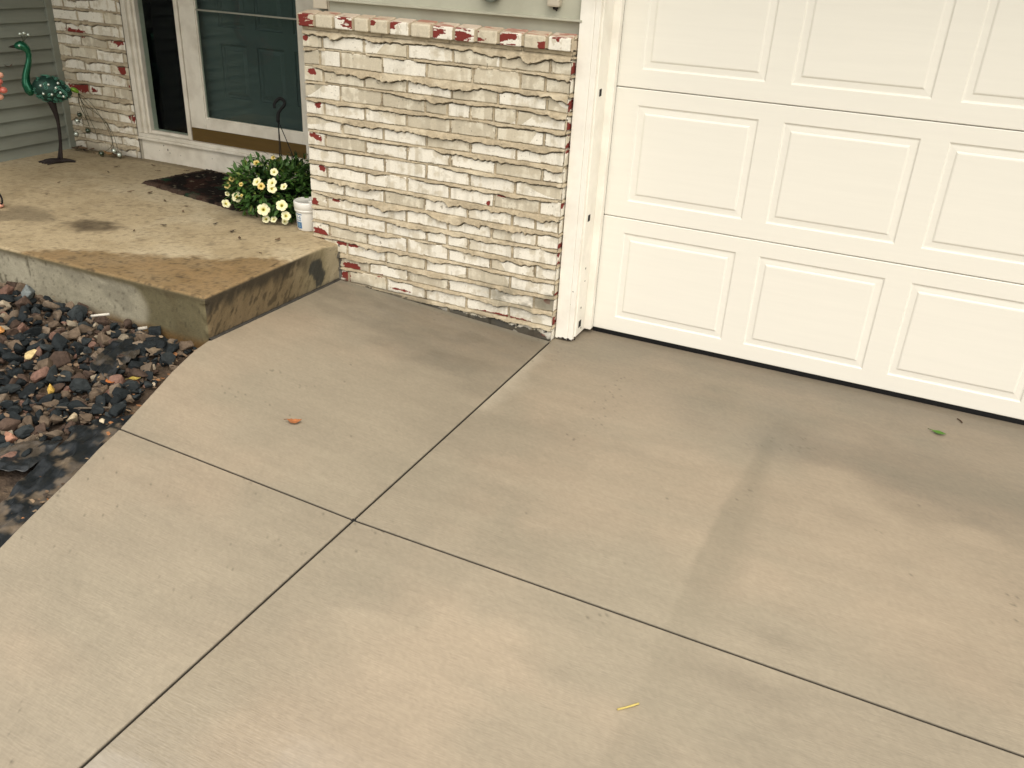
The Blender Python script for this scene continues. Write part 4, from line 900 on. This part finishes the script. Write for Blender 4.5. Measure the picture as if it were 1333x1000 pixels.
# ------------------------------------------------------------------ white bucket
bk_c = Vector((-1.360, .082, .2735))
bkt = empty('bucket', bk_c, 'small white plastic bucket with lid and blue label in front of the petunias', 'bucket')
m_ = MB(); m_.lathe(bk_c, [(0, 0), (.053, 0), (.0555, .003), (.0595, .100), (.060, .104), (.0, .104)], 44); m_.build('body', M['plastic_w'], bkt)
m_ = MB(); m_.lathe(bk_c, [(.0605, .094), (.0655, .095), (.0665, .099), (.0665, .104), (.0650, .106), (.0675, .108), (.0690, .136), (.067, .141), (.062, .143), (.059, .139), (0, .138)], 44); m_.box((bk_c.x+.02, bk_c.y-.02, bk_c.z+.138), (bk_c.x+.05, bk_c.y+.03, bk_c.z+.147), bev=.003); m_.build('lid', M['plastic_w'], bkt)
a_ = np.linspace(R(-146), R(-86), 46); zc_ = np.linspace(.012, .090, 64); AA, ZZ = np.meshgrid(a_, zc_, indexing='ij')
RRr = .0557+(ZZ/.1)*.0040+.0006
P = np.stack([bk_c.x+RRr*np.cos(AA), bk_c.y+RRr*np.sin(AA), bk_c.z+ZZ], -1)
us = (AA-a_[0])/(a_[-1]-a_[0]); ws = (ZZ-.012)/.078
c = np.ones(P.shape)*np.array((.74, .76, .76))
blue = np.array((.02, .13, .30))
b1 = ((us > .35) & (us < .95) & (ws < .40)).astype(float)
b2 = ((us > .3) & (us < .98) & (ws > .86) & (ws < .93)).astype(float)
let = (((us > .45) & (us < .55)) | ((us > .76) & (us < .86)) | ((ws % .16) < .045)) & (us > .42) & (us < .9) & (ws > .46) & (ws < .80)
c = mixc(c, blue, np.maximum(b1, b2)); c = mixc(c, (.03, .16, .34), let*.85)
inner = ((us > .48) & (us < .82) & (ws > .08) & (ws < .32) & (((ws*60) % 6) < 2.6)).astype(float); c = mixc(c, (.35, .5, .55), inner*.8)
lb = grids('label_sticker', [dict(P=P, C=c)], M['label'], bkt)

# ------------------------------------------------------------------ metal peacock
pk = empty('peacock_figure', (-3.41, .35, .272), 'tall green metal peacock garden figure standing by the grey siding', 'garden ornament')
D = Vector((-.643, -.766, 0)); S_ = Vector((.766, -.643, 0)); O = Vector((-3.43, .33, .272))
def bp3(al, z_, side=0): return O+D*al+S_*side+Vector((0, 0, z_))
m_ = MB(); spine = smooth_pts([bp3(.052, .392), bp3(.057, .425), bp3(.066, .456), bp3(.060, .505), bp3(.036, .570), bp3(.026, .615), bp3(.031, .645), bp3(.050, .664), bp3(.070, .664), bp3(.090, .661)], 5)
nn_ = len(spine); rad = [np.interp(i/(nn_-1), [0, .08, .2, .3, .5, .6, .72, .82, .92, 1], [.010, .028, .026, .021, .015, .0165, .023, .027, .020, .009]) for i in range(nn_)]
m_.tube(spine, rad, 14); nk = m_.build('neck', M['green_metal'], pk); nk['label'] = 'glossy green curved neck and head'
m_ = MB(); m_.tube([bp3(.086, .661), bp3(.105, .660), bp3(.122, .657)], [.010, .006, .001], 8); m_.build('beak', M['rust'], pk)
for sd_s in (1, -1):
    m_ = MB(); m_.ball(bp3(.064, .668, sd_s*.0235), .0065, 10); m_.build('eye', M['gem'], pk)
m_ = MB()
for (al, z_) in ((.050, .728), (.030, .732), (.009, .724)):
    m_.tube(smooth_pts([bp3(.044, .684), bp3(al*.5+.018, .706), bp3(al, z_)], 5), .0014, 5)
cr = m_.build('crest', M['wire'], pk)
for (al, z_) in ((.050, .728), (.030, .732), (.009, .724)):
    m_ = MB(); m_.ball(bp3(al, z_), .0085, 10); m_.build('crest_bead', M['gem'], cr)
# body: teardrop shell, tilted down to the tail
ax_c = bp3(-.060, .425); tilt = Matrix.Rotation(R(-14), 3, S_)
AX = (tilt @ (-D)).normalized(); UPV = S_.cross(AX); UPV = UPV if UPV.z > 0 else -UPV
def body_pt(t, ph, k=1.):
    # t 0 front .. 1 tail
    r = math.sin(math.pi*min(1, max(0, t))**.85)**.62
    return ax_c+AX*(-.105+.215*t)+S_*math.cos(ph)*.064*r*k+UPV*math.sin(ph)*.074*r*k
m_ = MB(); nt_, np_ = 18, 24
vs_ = [body_pt(i/nt_, 2*math.pi*j/np_) for i in range(nt_+1) for j in range(np_)]
m_.add(vs_, [(i*np_+j, i*np_+(j+1) % np_, (i+1)*np_+(j+1) % np_, (i+1)*np_+j) for i in range(nt_) for j in range(np_)], (.5,)*3, True)
body = m_.build('body', mat('body_shell', (.018, .06, .045), rough=.45, metal=.4, var=.4, nscale=40), pk)
m_ = MB(); rr = random.Random(3)
for i in range(120):
    t = rr.uniform(.08, .95); ph = rr.random()*6.283; c_ = body_pt(t, ph, 1.03); n_v = (c_-(ax_c+AX*(-.105+.215*t))).normalized(); a = n_v.orthogonal().normalized(); b = n_v.cross(a)
    r0 = rr.uniform(.007, .014); tw = rr.random()*6
    m_.tube([c_+(a*math.cos(q*.7+tw)+b*math.sin(q*.7+tw))*r0*(1-q/15)+n_v*.001 for q in range(13)], .0017, 5)
m_.build('scrollwork', M['green_scroll'], body)
for (t, ph) in ((.22, .25), (.40, .42), (.58, .3), (.30, -.35), (.50, -.25), (.70, .0), (.78, -.35), (.62, .75)):
    # gems on the flank that faces the walk
    m_ = MB(); pp = body_pt(t, ph, 1.06); m_.ball(pp, .0085, 10); m_.build('gem', M['gem'], body)
for (a0_, s0) in (((-.049, .360), .012), ((-.056, .360), -.012)):
    m_ = MB(); pts = smooth_pts([bp3(-.045+s0*.2, .362, s0), bp3(-.056, .300, s0*.7), bp3(-.062, .235, s0*.7), bp3(-.055-.0*s0, .12, s0*.9), bp3(-.036-s0*.7, .012, s0*1.1)], 5)
    m_.tube(pts, [np.interp(i, [0, 5, 10, 20], [.022, .015, .0095, .008]) for i in range(len(pts))], 8)
    lg_ = m_.build('leg', M['rust'], pk); f0 = pts[-1]
    m_ = MB()
    for an, ln in ((0, .11), (.5, .09), (-.5, .09), (math.pi, .075)):
        d_ = D*math.cos(an)+S_*math.sin(an)
        m_.tube(smooth_pts([f0, f0+d_*ln*.5+Vector((0, 0, .0)), f0+d_*ln+Vector((0, 0, -.008))], 4), [np.interp(i, [0, 8], [.012, .006]) for i in range(9)], 7)
    m_.build('foot', M['rust'], lg_)
# tail: lime bud with fine wires ending in beads
m_ = MB(); m_.tube(smooth_pts([bp3(-.160, .428), bp3(-.180, .420), bp3(-.200, .405)], 4), [.006, .009, .0125, .0135, .0135, .013, .012, .009, .006], 10); m_.build('tail_bud', M['lime'], pk)
tb = bp3(-.198, .404)
tails = [((-3.30, .52, .62), (-3.22, .60, .46), (-3.20, .62, .30), True), ((-3.33, .53, .60), (-3.24, .60, .49), (-3.24, .62, .32), True), ((-3.40, .56, .58), (-3.40, .60, .46), (-3.52, .62, .47), True), ((-3.42, .57, .60), (-3.43, .61, .50), (-3.49, .62, .51), False),
         ((-3.36, .56, .50), (-3.40, .60, .42), (-3.55, .62, .385), True), ((-3.34, .56, .52), (-3.35, .60, .42), (-3.44, .62, .42), False), ((-3.26, .55, .58), (-3.22, .60, .38), (-3.33, .60, .295), False)]
for (p1, p2, p3, cl) in tails:
    m_ = MB(); m_.tube(smooth_pts([tb, p1, p2, p3], 8), .0013, 5); tf = m_.build('tail_feather', M['wire'], pk)
    m_ = MB(); m_.ball(p3, .014, 12); m_.build('tail_bead', M['gem' if cl else 'beadg'], tf)
    m_ = MB(); q = Vector(p3); m_.tube([q+Vector((math.cos(a)*.020, 0, math.sin(a)*.020)) for a in np.linspace(0, 6.283, 17)], .0016, 5, cap=False); m_.build('bead_ring', M['wire'], tf)

# ------------------------------------------------------------------ coral flamingo, mostly outside the frame on the left
fl = empty('flamingo_figure', (-2.95, -.43, .272), 'coral pink metal bird figure just showing at the left edge on the stoop', 'garden ornament')
FC = Vector((-3.045, -.307, .83))
rt = Vector((.906, .42, .05))
m_ = MB(); m_.ball(FC, (.115, .085, .085), 18); m_.build('body', M['coral'], fl)
for (dz_, k, mm) in ((.042, .108, 'pinkp'), (.012, .098, 'coral'), (-.030, .112, 'coral'), (-.062, .086, 'pinkp'), (.072, .085, 'coral')):
    m_ = MB(); rr = random.Random(int(dz_*1000))
    for i in range(4):
        m_.ball(FC+rt*(k-.028*i)+Vector((.004*i, -.01*i, dz_+.004*i)), (.022, .02, .016), 10)
    m_.build('feather', M[mm], fl)
m_ = MB(); m_.tube(smooth_pts([FC+Vector((-.06, .02, .04)), FC+Vector((-.14, .04, .12)), FC+Vector((-.13, .03, .26)), FC+Vector((-.16, 0, .36)), FC+Vector((-.22, -.03, .33))], 6), .016, 10); m_.build('neck', M['coral'], fl)
for s0 in (0, 1):
    m_ = MB(); m_.tube(smooth_pts([FC+Vector((.0+.05*s0, 0, -.07)), FC+Vector((.04+.04*s0, -.06, -.3)), (-2.99+.04*s0, -.42-.03*s0, .30)], 5), .006, 7); m_.build('leg', M['rust'], fl)
m_ = MB(); m_.tube(smooth_pts([(-2.93, -.42, .288), (-2.88, -.45, .330), (-2.835, -.475, .338), (-2.806, -.488, .322), (-2.808, -.492, .300), (-2.85, -.48, .288)], 5), .0045, 7); m_.build('foot_loop', M['black'], fl)
m_ = MB(); m_.ball((-2.845, -.49, .285), (.034, .026, .014), 12); m_.build('foot', M['pinkp'], fl)
